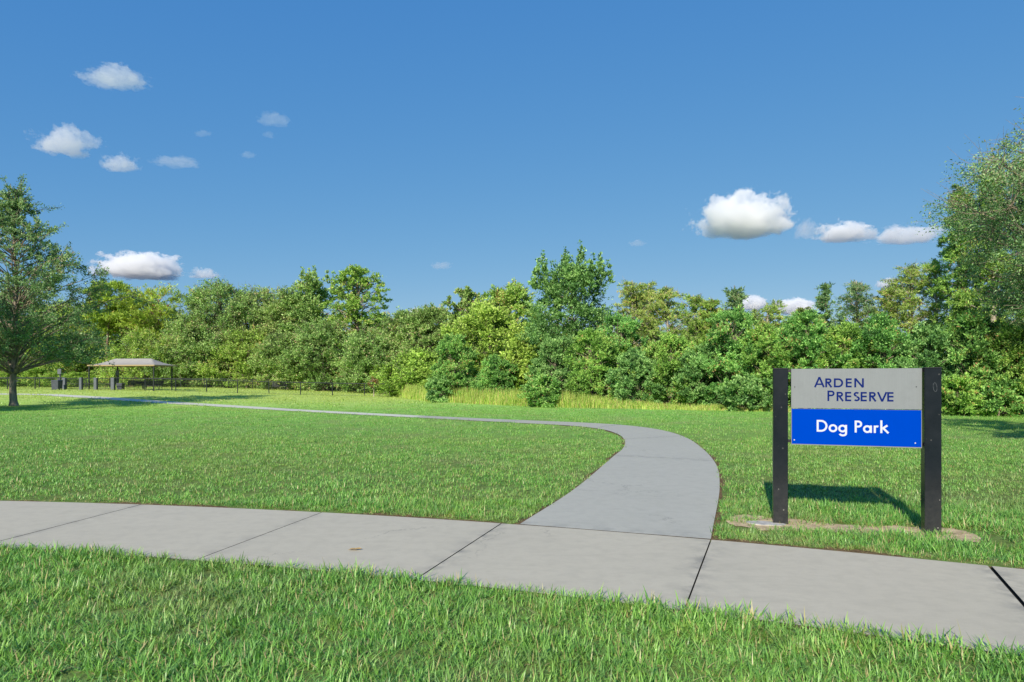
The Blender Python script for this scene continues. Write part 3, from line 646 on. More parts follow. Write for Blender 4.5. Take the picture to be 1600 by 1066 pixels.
TREES += [
 ('cypress_tree', 985, 52, 440, 2.38, 'cypress', 'cypress', 'bark_pale', 'yellowish cypress next to the tall spired tree', 'tree', CYP),
 ('cypress_tree', 1018, 55, 442, 2.25, 'cypress', 'cypress', 'bark_pale', 'thin cypress second to the right of the tall spired tree', 'tree', CYP),
 ('cypress_tree', 1048, 51, 450, 2.38, 'cypress', 'cypress', 'bark_pale', 'cypress with a clearly visible pale bare trunk', 'tree', CYP),
 ('cypress_tree', 1082, 54, 462, 2.5, 'cypress', 'oak_light', 'bark_pale', 'light green feathery tree right of the pale bare trunk', 'tree', CYP),
 ('broadleaf_tree', 1112, 52, 468, 1.9, 'cypress', 'oak_light', 'bark', 'low light green tree left of the dark pointed top behind the shrubs', 'tree', CYP),
 ('broadleaf_tree', 1146, 50, 449, 1.9, 'conifer', 'live_oak', 'bark', 'dark pointed thin topped tree in front of the low cloud', 'tree', CYP),
 ('cypress_tree', 1200, 50, 470, 2.38, 'cypress', 'cypress', 'bark_pale', 'short yellow green cypress between the two low clouds', 'tree', CYP),
 ('conifer_tree', 1290, 54, 443, 1.5, 'conifer', 'live_oak', 'bark', 'small dark conifer standing alone above the sign', 'tree', CYP),
 ('cypress_tree', 1250, 52, 482, 2.0, 'cypress', 'cypress', 'bark_pale', 'shortest cypress left of the small dark conifer', 'tree', CYP),
 ('cypress_tree', 1345, 53, 440, 2.62, 'cypress', 'live_oak', 'bark_pale', 'open dark green cypress right of the small dark conifer', 'tree', CYP),
 ('cypress_tree', 1385, 52, 446, 2.62, 'cypress', 'cypress', 'bark_pale', 'yellow cypress left of the tallest yellow cypress', 'tree', CYP),
 ('cypress_tree', 1425, 50, 415, 2.88, 'cypress', 'cypress', 'bark_pale', 'tallest yellow cypress above the right sign post', 'tree', CYP),
 ('cypress_tree', 1465, 49, 406, 2.75, 'cypress', 'oak_light', 'bark_pale', 'green cypress between the yellow cypress and the tall feathery cypress', 'tree', CYP),
 ('cypress_tree', 1512, 44, 300, 2.6, 'tallcypress', 'shrub_yellow', 'bark_pale', 'tall feathery cypress with drooping sprays left of the hanging oak', 'tree', CYP),
 ('cypress_tree', 1556, 43, 268, 3.0, 'tallcypress', 'shrub_yellow', 'bark_pale', 'tallest cypress seen behind the hanging oak branches', 'tree', CYP),
 ('cypress_tree', 1503, 47, 288, 1.5, 'tallcypress', 'live_oak', 'bark_pale', 'thin dark cypress top poking out into the sky left of the tall cypresses', 'tree', CYP),
 ('cypress_tree', 1600, 46, 250, 3.0, 'tallcypress', 'live_oak', 'bark_pale', 'tall cypress cut by the right edge of the photo', 'tree', CYP),
]
for q, t in enumerate(TREES):
    ov = {}
    if 'broad dome shaped oak right' in t[8]: ov = dict(lump=.05, ncl=200, cr=.21, nleaf=80000)
    if 'tallest open crowned' in t[8]: ov = dict(ncl=150, nleaf=34000)
    if t[5] == 'tallcypress' and 'thin dark' in t[8]: ov = dict(base=.72, ncl=30, nleaf=5000)
    plant(t[0], t[1], t[2], t[3], t[4], t[5], t[6], t[7], t[8], t[9], t[10], 100+q*13, ov)
# the two near live oaks
plant('oak_tree', 22, 38.4, 288, 5.2, 'oak', 'live_oak', 'bark', 'big small leaved oak standing alone on the lawn at the left', 'tree', None, 5,
      dict(prof='lawnoak', base=.20, ncl=220, cr=.19, nleaf=72000, leaf=.12, wr=.48, up=.25, lump=.32, twig_r=.011, wisps=90, trunk_r=.19, shell=.5, trunk_top=.95, taper=.45, wl=.30))
plant('oak_tree', 0, 25.5, 105, 6.8, 'oak', 'live_oak', 'bark', 'large grey green oak hanging into the picture from the right edge', 'tree', None, 11,
      dict(prof='round', base=.19, ncl=300, cr=.19, nleaf=200000, leaf=.10, wr=.48, up=.1, lump=.15, twig_r=.008, wisps=26, trunk_r=.28, shell=.55, droop=.3), x=25.4)
plant('oak_tree', 0, 27.0, 250, 4.8, 'oak', 'live_oak', 'bark', 'oak just left of the picture whose shade falls across the lawn', 'tree', None, 31,
      dict(prof='dome', base=.25, ncl=80, cr=.22, nleaf=26000, leaf=.17), x=-30.5)
plant('oak_tree', 0, 11.6, -10, 2.4, 'oak', 'live_oak', 'bark', 'small oak just right of the picture whose shade falls behind the sign', 'tree', None, 37,
      dict(prof='dome', base=.35, ncl=50, cr=.28, nleaf=16000, leaf=.12), x=13.0)
# sapling at the fence corner
plant('sapling', 584, 61.0, 588, .55, 'oak', 'russet', 'bark_pale', 'young thin tree with russet leaves before the fence corner', 'tree', None, 77,
      dict(base=.45, ncl=12, cr=.45, nleaf=500, leaf=.13, trunk_r=.045))

# ------------------------------------------------------------------ far wood, undergrowth, tall grass (uncountable masses)
def mass(name, spots, mat, seed):
    V = []; Fc = []; T = []; nb = 0; vs = []
    for s in range(4): vs.append(tree_data(seed+s, 10, 4.6, prof='dome', base=.02, ncl=70, cr=.30, nleaf=12000, leaf=.34, limb=False, lump=.12)[1])
    rng = np.random.RandomState(seed)
    for (x, y, H, r_) in spots:
        lv, lf, lt = vs[rng.randint(4)]; a = rng.uniform(0, 6.28); ca, sa = math.cos(a), math.sin(a); k = r_/4.6
        v = np.c_[(lv[:, 0]*ca-lv[:, 1]*sa)*k, (lv[:, 0]*sa+lv[:, 1]*ca)*k, lv[:, 2]*H/10]+np.array((x, y, float(terrain(x, y))))
        V.append(v); Fc.append(lf+nb); T.append(lt); nb += len(v)
    o = np_mesh(name, np.concatenate(V), np.concatenate(Fc), mat, tone=np.concatenate(T)); tag(o, kind='stuff'); return o
rng = np.random.RandomState(21); sp = []
for x in np.arange(-100, -10, 6.0): sp.append((x+rng.uniform(-1, 1), 104+rng.uniform(-2, 3), rng.uniform(10.5, 12.5), 5.2))
for x in np.arange(-24, 4, 4.5): sp.append((x+rng.uniform(-1, 1), 84-(x+24)*.5+rng.uniform(-2, 2), rng.uniform(7, 8.5), 4.2))
mass('far_woods', sp, M['oak'], 301)
sp = []
for x in np.arange(2, 62, 3.6): sp.append((x+rng.uniform(-1, 1), 62-(x)*.22+rng.uniform(-1, 1), rng.uniform(6.0, 7.2), 3.2))
for x in np.arange(4, 50, 3.0): sp.append((x+rng.uniform(-1, 1), 44-(x)*.18+rng.uniform(-1, 1), rng.uniform(4.2, 5.0), 2.4))
mass('woods_behind_shrubs', sp, M['oak_light'], 311)
sp = []
for x in np.arange(-90, -12, 2.4): sp.append((x+rng.uniform(-.6, .6), (88 if x < -20 else 88-(x+20)*1.2)+rng.uniform(-2, 2), rng.uniform(1.8, 4.2), 2.2))
mass('undergrowth', sp, M['oak_light'], 321)
sp = []
for x in np.arange(-16, 6, 1.6): sp.append((x+rng.uniform(-.5, .5), float(np.interp(x, [-16, -6, 0, 6], [76, 55, 47, 42]))+rng.uniform(-1, 1), rng.uniform(1.8, 3.4), 1.9))
mass('bright_undergrowth', sp, M['lime'], 331)
# tall yellow grass along the edge
rng = np.random.RandomState(5); V = []; T = []; n = 48000
xs = rng.uniform(-10.5, 14, n); front = np.interp(xs, [-10.5, -7, -3, 1, 3, 7, 10, 14], [60, 50, 43.5, 38.3, 36.3, 34.6, 33, 31.6])
dep = np.interp(xs, [-10.5, -3, 3, 8, 14], [6, 4.5, 2.6, 1.6, .8]); ys = front+rng.uniform(0, 1, n)**1.3*dep+.25*np.sin(xs*3.1)
dens = .55+.45*np.sin(xs*1.9+np.sin(xs*4.7)); keep = rng.uniform(size=n) < .35+.65*dens; xs, ys, front = xs[keep], ys[keep], front[keep]; n = len(xs)
hh = np.interp(xs, [-10.5, -3, 3, 5.5, 8, 14], [1.2, 1.05, .95, .6, .35, .28])*rng.uniform(.3, 1.2, n)*(.45+.55*np.clip((ys-front)/.8, 0, 1))
a = rng.uniform(0, 6.28, n); ln = rng.uniform(.05, .5, n)*hh; z0 = terrain(xs, ys)
b = np.c_[xs, ys, z0]; sd = np.c_[np.cos(a+1.57), np.sin(a+1.57), 0*a]*(.006+.009*rng.uniform(size=n))[:, None]
mid = b+np.c_[np.cos(a)*ln*.35, np.sin(a)*ln*.35, hh*.62]; tip = b+np.c_[np.cos(a)*ln, np.sin(a)*ln, hh*.97]
v = np.stack([b-sd, b+sd, mid+sd*.8, mid-sd*.8, tip], 1).reshape(-1, 3); k = np.arange(n)[:, None]*5
o = np_mesh('tall_grass', v, [k+np.array([[0, 1, 2, 3]]), k+np.array([[3, 2, 4]])], M['tallgrass'], tone=np.tile(rng.uniform(0, 1, n), 2)); tag(o, kind='stuff')

# ------------------------------------------------------------------ sign
M['post'] = None
m, n, out = new_mat('black_painted_post'); tc = n.nodes.new('ShaderNodeTexCoord').outputs['Object']
b = N(n, 'ShaderNodeBsdfPrincipled', Roughness=.42); b.inputs['Specular IOR Level'].default_value = .22
c = mixc(n, (.004, .007, .010), (.010, .015, .021), noise(n, tc, 3, 4))
vo = N(n, 'ShaderNodeTexVoronoi', Scale=14); n.links.new(tc, vo.inputs['Vector'])
sz = n.nodes.new('ShaderNodeSeparateXYZ'); n.links.new(tc, sz.inputs[0])
low = math_n(n, 'MULTIPLY_ADD', sz.outputs[2], -1.6, 1.05, clamp=True)
spk = ramp(n, [(0, (1, 1, 1)), (.10, (1, 1, 1)), (.13, (0, 0, 0))], vo.outputs['Distance']).outputs[0]
sel = ramp(n, [(.56, (0, 0, 0)), (.6, (1, 1, 1))], noise(n, tc, 9, 1)).outputs[0]
c = mixc(n, c, (.34, .33, .31), math_n(n, 'MULTIPLY', math_n(n, 'MULTIPLY', spk, sel), math_n(n, 'MULTIPLY_ADD', low, .8, .15)))
dust = math_n(n, 'MULTIPLY', low, noise(n, tc, 22, 5, .7)); c = mixc(n, c, (.16, .15, .14), math_n(n, 'MULTIPLY', dust, .35))
n.links.new(c, b.inputs['Base Color']); n.links.new(math_n(n, 'MULTIPLY_ADD', noise(n, tc, 6, 4), .3, .15), b.inputs['Roughness']); n.links.new(b.outputs[0], out.inputs[0]); M['post'] = m
M['black'] = plain('black_metal', (.012, .013, .014), .4, .5)
M['navy'] = plain('navy_vinyl', (.003, .014, .12), .45, .06)
M['white'] = plain('white_vinyl', (.50, .53, .60), .45, .1)
M['scuff'] = plain('scuffed_paint', (.06, .07, .08), .7, .1)
M['steel'] = plain('screw_steel', (.45, .45, .46), .35, .5, metal=.8)
def panel_mat(name, c, metal, rough, streak):
    m, n, out = new_mat(name); tc = n.nodes.new('ShaderNodeTexCoord').outputs['Object']
    mp = n.nodes.new('ShaderNodeMapping'); mp.inputs['Scale'].default_value = (60, 60, 2.5); n.links.new(tc, mp.inputs[0])
    st = noise(n, mp.outputs[0], 1, 4); bl = noise(n, tc, 5, 5, .7)
    cc = mixc(n, tuple(x*(1-streak) for x in c), tuple(min(1, x*(1+streak)) for x in c), st)
    cc = mixc(n, cc, tuple(x*.72 for x in c), math_n(n, 'MULTIPLY', ramp(n, [(.5, (0, 0, 0)), (.72, (1, 1, 1))], bl).outputs[0], .6*streak*6 if streak < .15 else .5))
    b = N(n, 'ShaderNodeBsdfPrincipled', Roughness=rough, Metallic=metal); b.inputs['Specular IOR Level'].default_value = .0
    n.links.new(cc, b.inputs['Base Color']); n.links.new(b.outputs[0], out.inputs[0]); return m
M['alu'] = panel_mat('weathered_aluminium', (0.211, 0.232, 0.246), 0, .55, .07)
M['blue'] = panel_mat('blue_vinyl', (0.000, 0.044, 0.406), 0, .5, .03)
pa = np.array((2.86, 6.99)); pb = np.array((4.185, 6.545))      # post centres
u = (pb-pa)/np.linalg.norm(pb-pa); rz = math.atan2(u[1], u[0]); Lp = np.linalg.norm(pb-pa); mid = (pa+pb)/2
sign = empty('park_sign', (mid[0], mid[1], -.01), rz, 'grey and blue park sign on two black square posts beside the path', 'sign')
hl = Lp/2; PH = 1.635
for s in (-1, 1):
    mb = MB(); mb.box((s*hl, 0, PH/2-.12), (.145, .145, PH+.24), bev=.004); p = mb.build('post', M['post'], sign)
    mb = MB(); mb.box((s*hl, 0, PH+.0045), (.148, .148, .008), bev=.002); mb.build('post_cap', M['black'], p)
    if s > 0:                                    # scuffed oval scar near the top of this post
        mb = MB(); mb.tube([(s*hl+.028-.003*math.cos(a*6.28)-.012+.016*math.sin(a*6.28)*1.0, -.0735, PH-.19+.045*math.cos(a*6.28)) for a in np.linspace(0, 1, 13)[:-1]]+[(s*hl+.013, -.0735, PH-.145)], .0035, 5)
        mb.build('scuff_mark', M['scuff'], p)
gap_l, gap_r = .034, .012
xl, xr = -hl+.0725+gap_l, hl-.0725-gap_r; zt, zm, zb_ = 1.635, 1.222, .835
yc = -.01; th_ = .028
mb = MB(); mb.box(((xl+xr)/2, yc, (zt+zm)/2), (xr-xl, th_, zt-zm), bev=.0015); top_panel = mb.build('upper_panel', M['alu'], sign)
mb = MB(); mb.box(((xl+xr)/2, yc, (zm-.006+zb_)/2), (xr-xl, th_, zm-.006-zb_), bev=.0015); low_panel = mb.build('lower_panel', M['alu'], sign)
mb = MB(); mb.box(((xl+xr)/2, yc-th_/2-.001, (zm-.008+zb_+.010)/2), (xr-xl-.012, .002, zm-.018-zb_), bev=0); mb.build('blue_facing', M['blue'], low_panel)
for hz in (zt-.02, .87):
    mb = MB(); mb.box((0, yc+.030, hz), (2*hl-.146, .03, .03)); mb.build('crossbar', M['black'], sign)
fy = yc-th_/2
for (sx, sz_, mt, par) in ((xl+.035, zt-.19, 'scuff', top_panel), (xr-.05, zt-.185, 'scuff', top_panel), (xl+.03, zb_+.05, 'white', low_panel), (xr-.06, zb_+.05, 'white', low_panel)):
    mb = MB(); mb.tube([(sx, fy-.001, sz_), (sx, fy-.006, sz_)], .0065 if mt == 'white' else .005, 10); mb.build('screw', M[mt], par)

# geometric sans lettering from strokes; each stroke lies 0.15 mm proud of the last
class Pen:
    def __init__(s, y, wt): s.mb = MB(); s.y = y; s.w = wt; s.k = 0
    def poly(s, pts, w=None, closed=False):
        w = (w or s.w)/2; P = np.array(pts, float); n_ = len(P)
        d = (np.roll(P, -1, 0)-np.roll(P, 1, 0)) if closed else np.gradient(P, axis=0)
        d = unit(d); nr = np.c_[-d[:, 1], d[:, 0]]
        # widen mitres on straight kinks
        A = P+nr*w; B = P-nr*w; y0 = s.y-.0006-.00015*(s.k % 6); s.k += 1
        V = np.concatenate([np.c_[A[:, 0], np.full(n_, y0), A[:, 1]], np.c_[B[:, 0], np.full(n_, y0), B[:, 1]],
                            np.c_[A[:, 0], np.full(n_, s.y+.0005), A[:, 1]], np.c_[B[:, 0], np.full(n_, s.y+.0005), B[:, 1]]])
        fs = []
        for i in range(n_ if closed else n_-1):
            j = (i+1) % n_
            fs += [(i, j, n_+j, n_+i), (2*n_+i, i, n_+i, 3*n_+i)[::1] if False else (i, 2*n_+i, 2*n_+j, j), (n_+i, n_+j, 3*n_+j, 3*n_+i)]
        if not closed: fs += [(0, n_, 3*n_, 2*n_), (n_-1, 3*n_-1, 4*n_-1, 2*n_-1)]
        s.mb.add(V, fs)
    def arc(s, cx, cz, rx, rz_, a0, a1, w=None, n=28): 
        a = np.radians(np.linspace(a0, a1, n)); s.poly(np.c_[cx+rx*np.cos(a), cz+rz_*np.sin(a)], w)
    def ring(s, cx, cz, r_):
        a = np.arange(36)/36*2*math.pi; s.poly(np.c_[cx+r_*np.cos(a), cz+r_*np.sin(a)], closed=True)
def cap(p, ch, x, z, h):
    """draws a capital of height h at x; returns its advance width"""
    w = p.w; hw = w/2; xs = x+hw
    if ch == 'A':
        W = h*.80; p.poly([(x, z), (x+W/2, z+h)]); p.poly([(x+W, z), (x+W/2, z+h)]); p.poly([(x+W*.2, z+h*.30), (x+W*.8, z+h*.30)], w*.9); return W+h*.10
    if ch == 'R' or ch == 'P':
        W = h*.54; rb = h*.27
        p.poly([(xs, z), (xs, z+h)]); p.poly([(xs, z+h-hw), (xs+W-rb, z+h-hw)]); p.poly([(xs, z+h-2*rb+hw), (xs+W-rb, z+h-2*rb+hw)])
        p.arc(xs+W-rb, z+h-rb, rb-hw, rb-hw, -90, 90)
        if ch == 'R': p.poly([(xs+W*.30, z+h-2*rb+hw), (xs+W*1.0, z)]); return W+w+h*.12
        return W+w+h*.10
    if ch == 'D':
        W = h*.84; p.poly([(xs, z), (xs, z+h)]); p.poly([(xs, z+h-hw), (xs+W-h*.5, z+h-hw)]); p.poly([(xs, z+hw), (xs+W-h*.5, z+hw)])
        p.arc(xs+W-h*.5, z+h/2, h/2-hw, h/2-hw, -90, 90); return W+w+h*.14
    if ch == 'E':
        W = h*.50; p.poly([(xs, z), (xs, z+h)])
        for zz in (z+hw, z+h*.52, z+h-hw): p.poly([(xs, zz), (xs+W, zz)])
        return W+w+h*.14
    if ch == 'N':
        W = h*.76; p.poly([(xs, z), (xs, z+h)]); p.poly([(xs+W, z), (xs+W, z+h)]); p.poly([(xs, z+h), (xs+W, z)]); return W+w+h*.16
    if ch == 'V':
        W = h*.80; p.poly([(x, z+h), (x+W/2, z)]); p.poly([(x+W, z+h), (x+W/2, z)]); return W+h*.08
    if ch == 'S':
        r1 = h*.255; r2 = h*.275; c = x+r2+hw*.3
        p.arc(c, z+h-r1, r1-hw*.6, r1-hw, 35, 270); p.arc(c, z+r2, r2-hw*.6, r2-hw, 90, -145); return r2*2+h*.14
def word(p, text, x0, z, big, small, x1):
    q = Pen(0, p.w); tot = x0
    for i, ch in enumerate(text): tot += cap(q, ch, tot, z, big if i == 0 else small)
    gapx = (x1-tot)/(len(text)-1); x = x0
    for i, ch in enumerate(text): x += cap(p, ch, x, z, big if i == 0 else small)+gapx
def u2x(px): return xl+(px-1235)/(1440-1235)*(xr-xl)      # photo column on the panel face -> panel x
Wp = xr-xl
def vz(fr_): return zt-(zt-zb_)*fr_
py = lambda y: zt-(y-112)/(920-112)*(zt-zb_)             # row of the enlarged sign crop -> height
px_ = lambda x: xl+(x-97)/(1465-97)*(xr-xl)
p = Pen(fy, .0172); word(p, 'ARDEN', px_(357), py(308), py(200)-py(308), py(214)-py(308), px_(893)); p.mb.build('arden_lettering', M['navy'], top_panel)
p = Pen(fy, .0172); word(p, 'PRESERVE', px_(492), py(452), py(342)-py(452), py(355)-py(452), px_(1205)); p.mb.build('preserve_lettering', M['navy'], top_panel)
p = Pen(fy-.0021, .0190); zbse = py(776); Hc = py(652)-zbse; xr2 = py(685)-zbse; hw = p.w/2
sx = (xr-xl)/(1465-97)
def stem(x, z0, z1): p.poly([(x, z0), (x, z1)])
# D
X0 = px_(376); p.poly([(X0+hw, zbse), (X0+hw, zbse+Hc)]); e_ = px_(492)-X0
p.poly([(X0, zbse+Hc-hw), (X0+e_-Hc/2, zbse+Hc-hw)]); p.poly([(X0, zbse+hw), (X0+e_-Hc/2, zbse+hw)]); p.arc(X0+e_-Hc/2, zbse+Hc/2, Hc/2-hw, Hc/2-hw, -90, 90)
ro = (px_(598)-px_(505))/2; p.ring(px_(551), zbse+ro-.002, ro-hw)                                    # o
rg = (px_(700)-px_(610))/2; p.ring(px_(652), zbse+rg-.002, rg-hw); stem(px_(700)-hw, zbse-.012, zbse+2*rg-.004)   # g
p.arc(px_(656), zbse-.012, px_(700)-hw-px_(656), .021, 0, -165)
p.mb.build('dog_lettering', M['white'], low_panel); p = Pen(fy-.0021, .0190)
X0 = px_(780); stem(X0+hw, zbse, zbse+Hc); rb = Hc*.29; W_ = px_(858)-X0                             # P
p.poly([(X0, zbse+Hc-hw), (X0+W_-rb, zbse+Hc-hw)]); p.poly([(X0, zbse+Hc-2*rb+hw), (X0+W_-rb, zbse+Hc-2*rb+hw)]); p.arc(X0+W_-rb, zbse+Hc-rb, rb-hw, rb-hw, -90, 90)
ra = (px_(957)-px_(868))/2; p.ring(px_(911), zbse+ra-.002, ra-hw); stem(px_(959)-hw, zbse, zbse+2*ra-.004)          # a
X0 = px_(978); stem(X0+hw, zbse, zbse+2*ra-.004); p.arc(X0+hw+.020, zbse+2*ra-.004-.024, .020, .016, 165, 55)      # r
X0 = px_(1045); stem(X0+hw, zbse, zbse+Hc*1.05); p.poly([(X0+p.w*.9, zbse+Hc*.36), (px_(1118), zbse+2*ra)]); p.poly([(X0+p.w*1.3, zbse+Hc*.42), (px_(1128), zbse)])  # k
p.mb.build('park_lettering', M['white'], low_panel)
# concrete collar showing beside the left post
M['footing'] = plain('post_footing_concrete', (.42, .41, .39), .95, .1, nscale=12, namt=.25, bump=.5)
mb = MB(); rs = np.random.RandomState(3)
rg_ = [(-.15+(.20+rs.uniform(-.02, .02))*math.cos(a), -.11+(.10+rs.uniform(-.01, .01))*math.sin(a)) for a in np.linspace(0, 6.283, 23)[:-1]]
mb.add([(-hl+x, y, z) for z in (-.05, .006) for x, y in rg_], [tuple(range(22, 44))]+[(i, (i+1) % 22, 22+(i+1) % 22, 22+i) for i in range(22)])
mb.build('concrete_footing', M['footing'], sign)
# dry leaf lying on the sidewalk
M['dryleaf'] = plain('dry_leaf', (.34, .24, .11), .8, .2, nscale=40, namt=.3)
x, y = ground_at(555, 860); lf_ = MB(); pts = [(-.06, 0, .004), (-.03, .018, .012), (0, .022, .009), (.035, .014, .015), (.06, 0, .006), (.03, -.014, .012), (0, -.018, .006), (-.03, -.014, .011), (0, 0, .004)]
pts += [(a_, b_, c_-.0015) for a_, b_, c_ in pts]
lf_.add(pts, [(8, i, (i+1) % 8) for i in range(8)]+[(17, 9+(i+1) % 8, 9+i) for i in range(8)]+[(i, 9+i, 9+(i+1) % 8, (i+1) % 8) for i in range(8)])
o = lf_.build('fallen_leaf', M['dryleaf'], None, (x, y, .006)); o.rotation_euler = (0, 0, .2); tag(o, 'curled dry brown leaf lying on the sidewalk', 'leaf')

# ------------------------------------------------------------------ dog park fence
M['fence'] = plain('black_vinyl_fence', (.018, .024, .026), .5, .4)
M['grey'] = plain('grey_painted_metal', (.11, .125, .15), .5, .4, nscale=4, namt=.15)
M['darkgrey'] = plain('dark_grey_plastic', (.055, .065, .085), .55, .4, nscale=4, namt=.2)
def fence(A, B, nspan, label, h=1.22, skip=()):
    A = np.array(A, float); B = np.array(B, float); dirv = (B-A)/np.linalg.norm(B-A)
    P = [A+(B-A)*k/nspan for k in range(nspan+1)]; zz = [float(terrain(*q)) for q in P]
    root = empty('chain_link_fence', (A[0], A[1], zz[0]), 0, label, 'fence', 'black chain link fences round the dog park')
    off = np.array((A[0], A[1], zz[0]))
    for k, (q, z) in enumerate(zip(P, zz)):
        mb = MB(); end = k in (0, nspan); r_ = .065 if end else .048
        mb.tube([np.array((q[0], q[1], z-.3))-off, np.array((q[0], q[1], z+h))-off], r_, 8); mb.tube([np.array((q[0], q[1], z+h))-off, np.array((q[0], q[1], z+h+.05))-off], [r_*1.25, r_*.4], 8)
        mb.build('post', M['fence'], root)
    for nm, hz, r_ in (('top_rail', h-.02, .042), ('bottom_rail', .06, .010)):
        mb = MB()
        mb.tube([np.array((q[0], q[1], z+hz))-off for q, z in zip(P, zz)], r_, 6); mb.build(nm, M['fence'], root)
    V = []; n_ = int(np.linalg.norm(B-A)/.3); tot = np.linalg.norm(B-A); w_ = .006; d3 = np.array((dirv[0], dirv[1], 0))
    for k in range(-int(h/.3)-1, n_):
        for sgn in (1, -1):
            s0 = k*.3; s1 = s0+h-.08
            a_, b_ = (0, 1) if sgn > 0 else (1, 0)
            e0, e1 = max(0, s0), min(tot, s1)
            if e1 <= e0: continue
            f0, f1 = (e0-s0)/(s1-s0), (e1-s0)/(s1-s0)
            if sgn < 0: f0, f1 = 1-f0, 1-f1
            pts = []
            for e, f in ((e0, f0), (e1, f1)):
                q = A+dirv*e; z = float(np.interp(e, np.linspace(0, tot, nspan+1), zz))+.06+f*(h-.08); pts.append(np.array((q[0], q[1], z))-off)
            up_ = np.array((0, 0, w_)); V += [pts[0]-up_, pts[1]-up_, pts[1]+up_, pts[0]+up_]
    V = np.array(V); np_mesh('wire_mesh', V, np.arange(len(V)).reshape(-1, 4), M['fence'], root)
    return root
CA = (-10.85, 61.8)
fence(CA, (-38.9, 64.2), 9, 'front run of black chain link fence ending at the near corner by the tall grass')
fence((-44.2, 64.5), (-59.0, 66.0), 5, 'front run of black chain link fence left of the entrance, behind the lawn tree')
fence(CA, (-17.4, 82), 7, 'side run of black chain link fence going back from the corner by the tall grass')
fence((-17.4, 82), (-72.5, 84), 18, 'rear run of black chain link fence in front of the wood')
# entrance between the two front runs
z = float(terrain(-40, 64.3)); g = empty('entrance_gate', (-41.5, 64.3, z), R(-3), 'gated entrance with thick grey posts left of the shade canopy', 'gate')
for xx, ww in ((-2.5, .32), (-.8, .26), (.7, .30), (2.45, .34)):
    mb = MB(); mb.box((xx, 0, .55), (ww, .30, 1.35), bev=.02); mb.build('gate_post', M['grey'], g)
for xx, ww in ((-1.66, 1.38), (-.06, 1.18), (1.56, 1.36)):
    mb = MB()
    for zz in (.12, .62, 1.16): mb.box((xx, 0, zz), (ww, .05, .05))
    for k in range(int(ww/.13)+1): mb.box((xx-ww/2+.05+k*(ww-.1)/int(ww/.13), 0, .64), (.02, .022, 1.0))
    mb.build('gate_leaf', M['fence'], g)
# things by the entrance and under the canopy
def bin_(px, d, w_, h_, label, lidmat):
    x = at(px, d); z = float(terrain(x, d)); t = empty('litter_bin', (x, d, z), 0, label, 'bin', 'bins at the dog park')
    mb = MB(); mb.box((0, 0, h_*.44), (w_*.82, w_*.82, h_*.88), taper=1.12, bev=.02); mb.build('body', M['darkgrey'], t)
    mb = MB(); mb.box((0, 0, h_*.92), (w_*1.0, w_*1.0, h_*.08), taper=.9, bev=.02); mb.build('lid', lidmat, t)
bin_(89, 63.2, .75, 1.0, 'wide dark grey bin in front of the fence by the entrance', M['darkgrey'])
bin_(188.5, 65.8, .62, .72, 'small grey bin behind the fence at the left end of the shade canopy', M['grey'])
def station(px, d, H, label, group=None):
    x = at(px, d); z = float(terrain(x, d)); t = empty('post_station', (x, d, z), 0, label, 'sign post')
    mb = MB(); mb.box((0, 0, H/2), (.10, .10, H), bev=.008); mb.build('post', M['darkgrey'], t)
    mb = MB(); mb.box((0, -.10, H-.28), (.36, .09, .50), bev=.01); mb.build('notice_board', M['grey'], t)
    mb = MB(); mb.box((0, -.12, H*.48), (.28, .16, .34), bev=.01); mb.build('bag_box', M['darkgrey'], t)
station(94, 65.5, 2.1, 'grey post with a small board behind the wide bin at the entrance')
station(184.5, 67.5, 2.0, 'grey post with a small board beside the small bin under the shade canopy')
def bench(px, d, L, rzb, label):
    x = at(px, d); z = float(terrain(x, d)); t = empty('bench', (x, d, z), rzb, label, 'bench', 'dark benches in the dog park')
    mb = MB(); [mb.box((0, -.18+k*.11, .45), (L, .09, .035), bev=.004) for k in range(4)]; mb.build('seat', M['fence'], t)
    mb = MB(); [mb.box((0, .22+k*.02, .56+k*.12), (L, .03, .10), bev=.004) for k in range(4)]; mb.build('backrest', M['fence'], t)
    for s in (-1, 1):
        mb = MB(); mb.tube([(s*L*.42, -.2, 0), (s*L*.42, -.2, .44)], .03, 6); mb.tube([(s*L*.42, .2, 0), (s*L*.42, .2, .5), (s*L*.42, .29, .98)], .03, 6); mb.build('leg', M['fence'], t)
bench(436, 79, 1.8, R(4), 'black bench alone near the rear fence')
bench(212, 68, 1.8, R(6), 'black bench in the middle under the shade canopy')
bench(239, 67.2, 2.0, R(-6), 'dark bench under the right half of the shade canopy')
# dark screened table block under the canopy
x = at(232, 69); z = float(terrain(x, 69)); t = empty('picnic_table', (x, 69, z), R(8), 'dark picnic table behind the benches under the shade canopy', 'table')
mb = MB(); [mb.box((0, -.33+k*.165, .76), (2.0, .15, .04), bev=.004) for k in range(5)]; mb.build('table_top', M['darkgrey'], t)
for s in (-1, 1):
    mb = MB(); mb.box((0, s*.72, .45), (2.0, .28, .04), bev=.004); mb.build('seat', M['darkgrey'], t)
    mb = MB(); mb.tube([(s*.75, -.7, 0), (s*.75, -.25, .74)], .03, 6); mb.tube([(s*.75, .7, 0), (s*.75, .25, .74)], .03, 6); mb.box((s*.75, 0, .42), (.05, 1.6, .05)); mb.build('leg', M['darkgrey'], t)

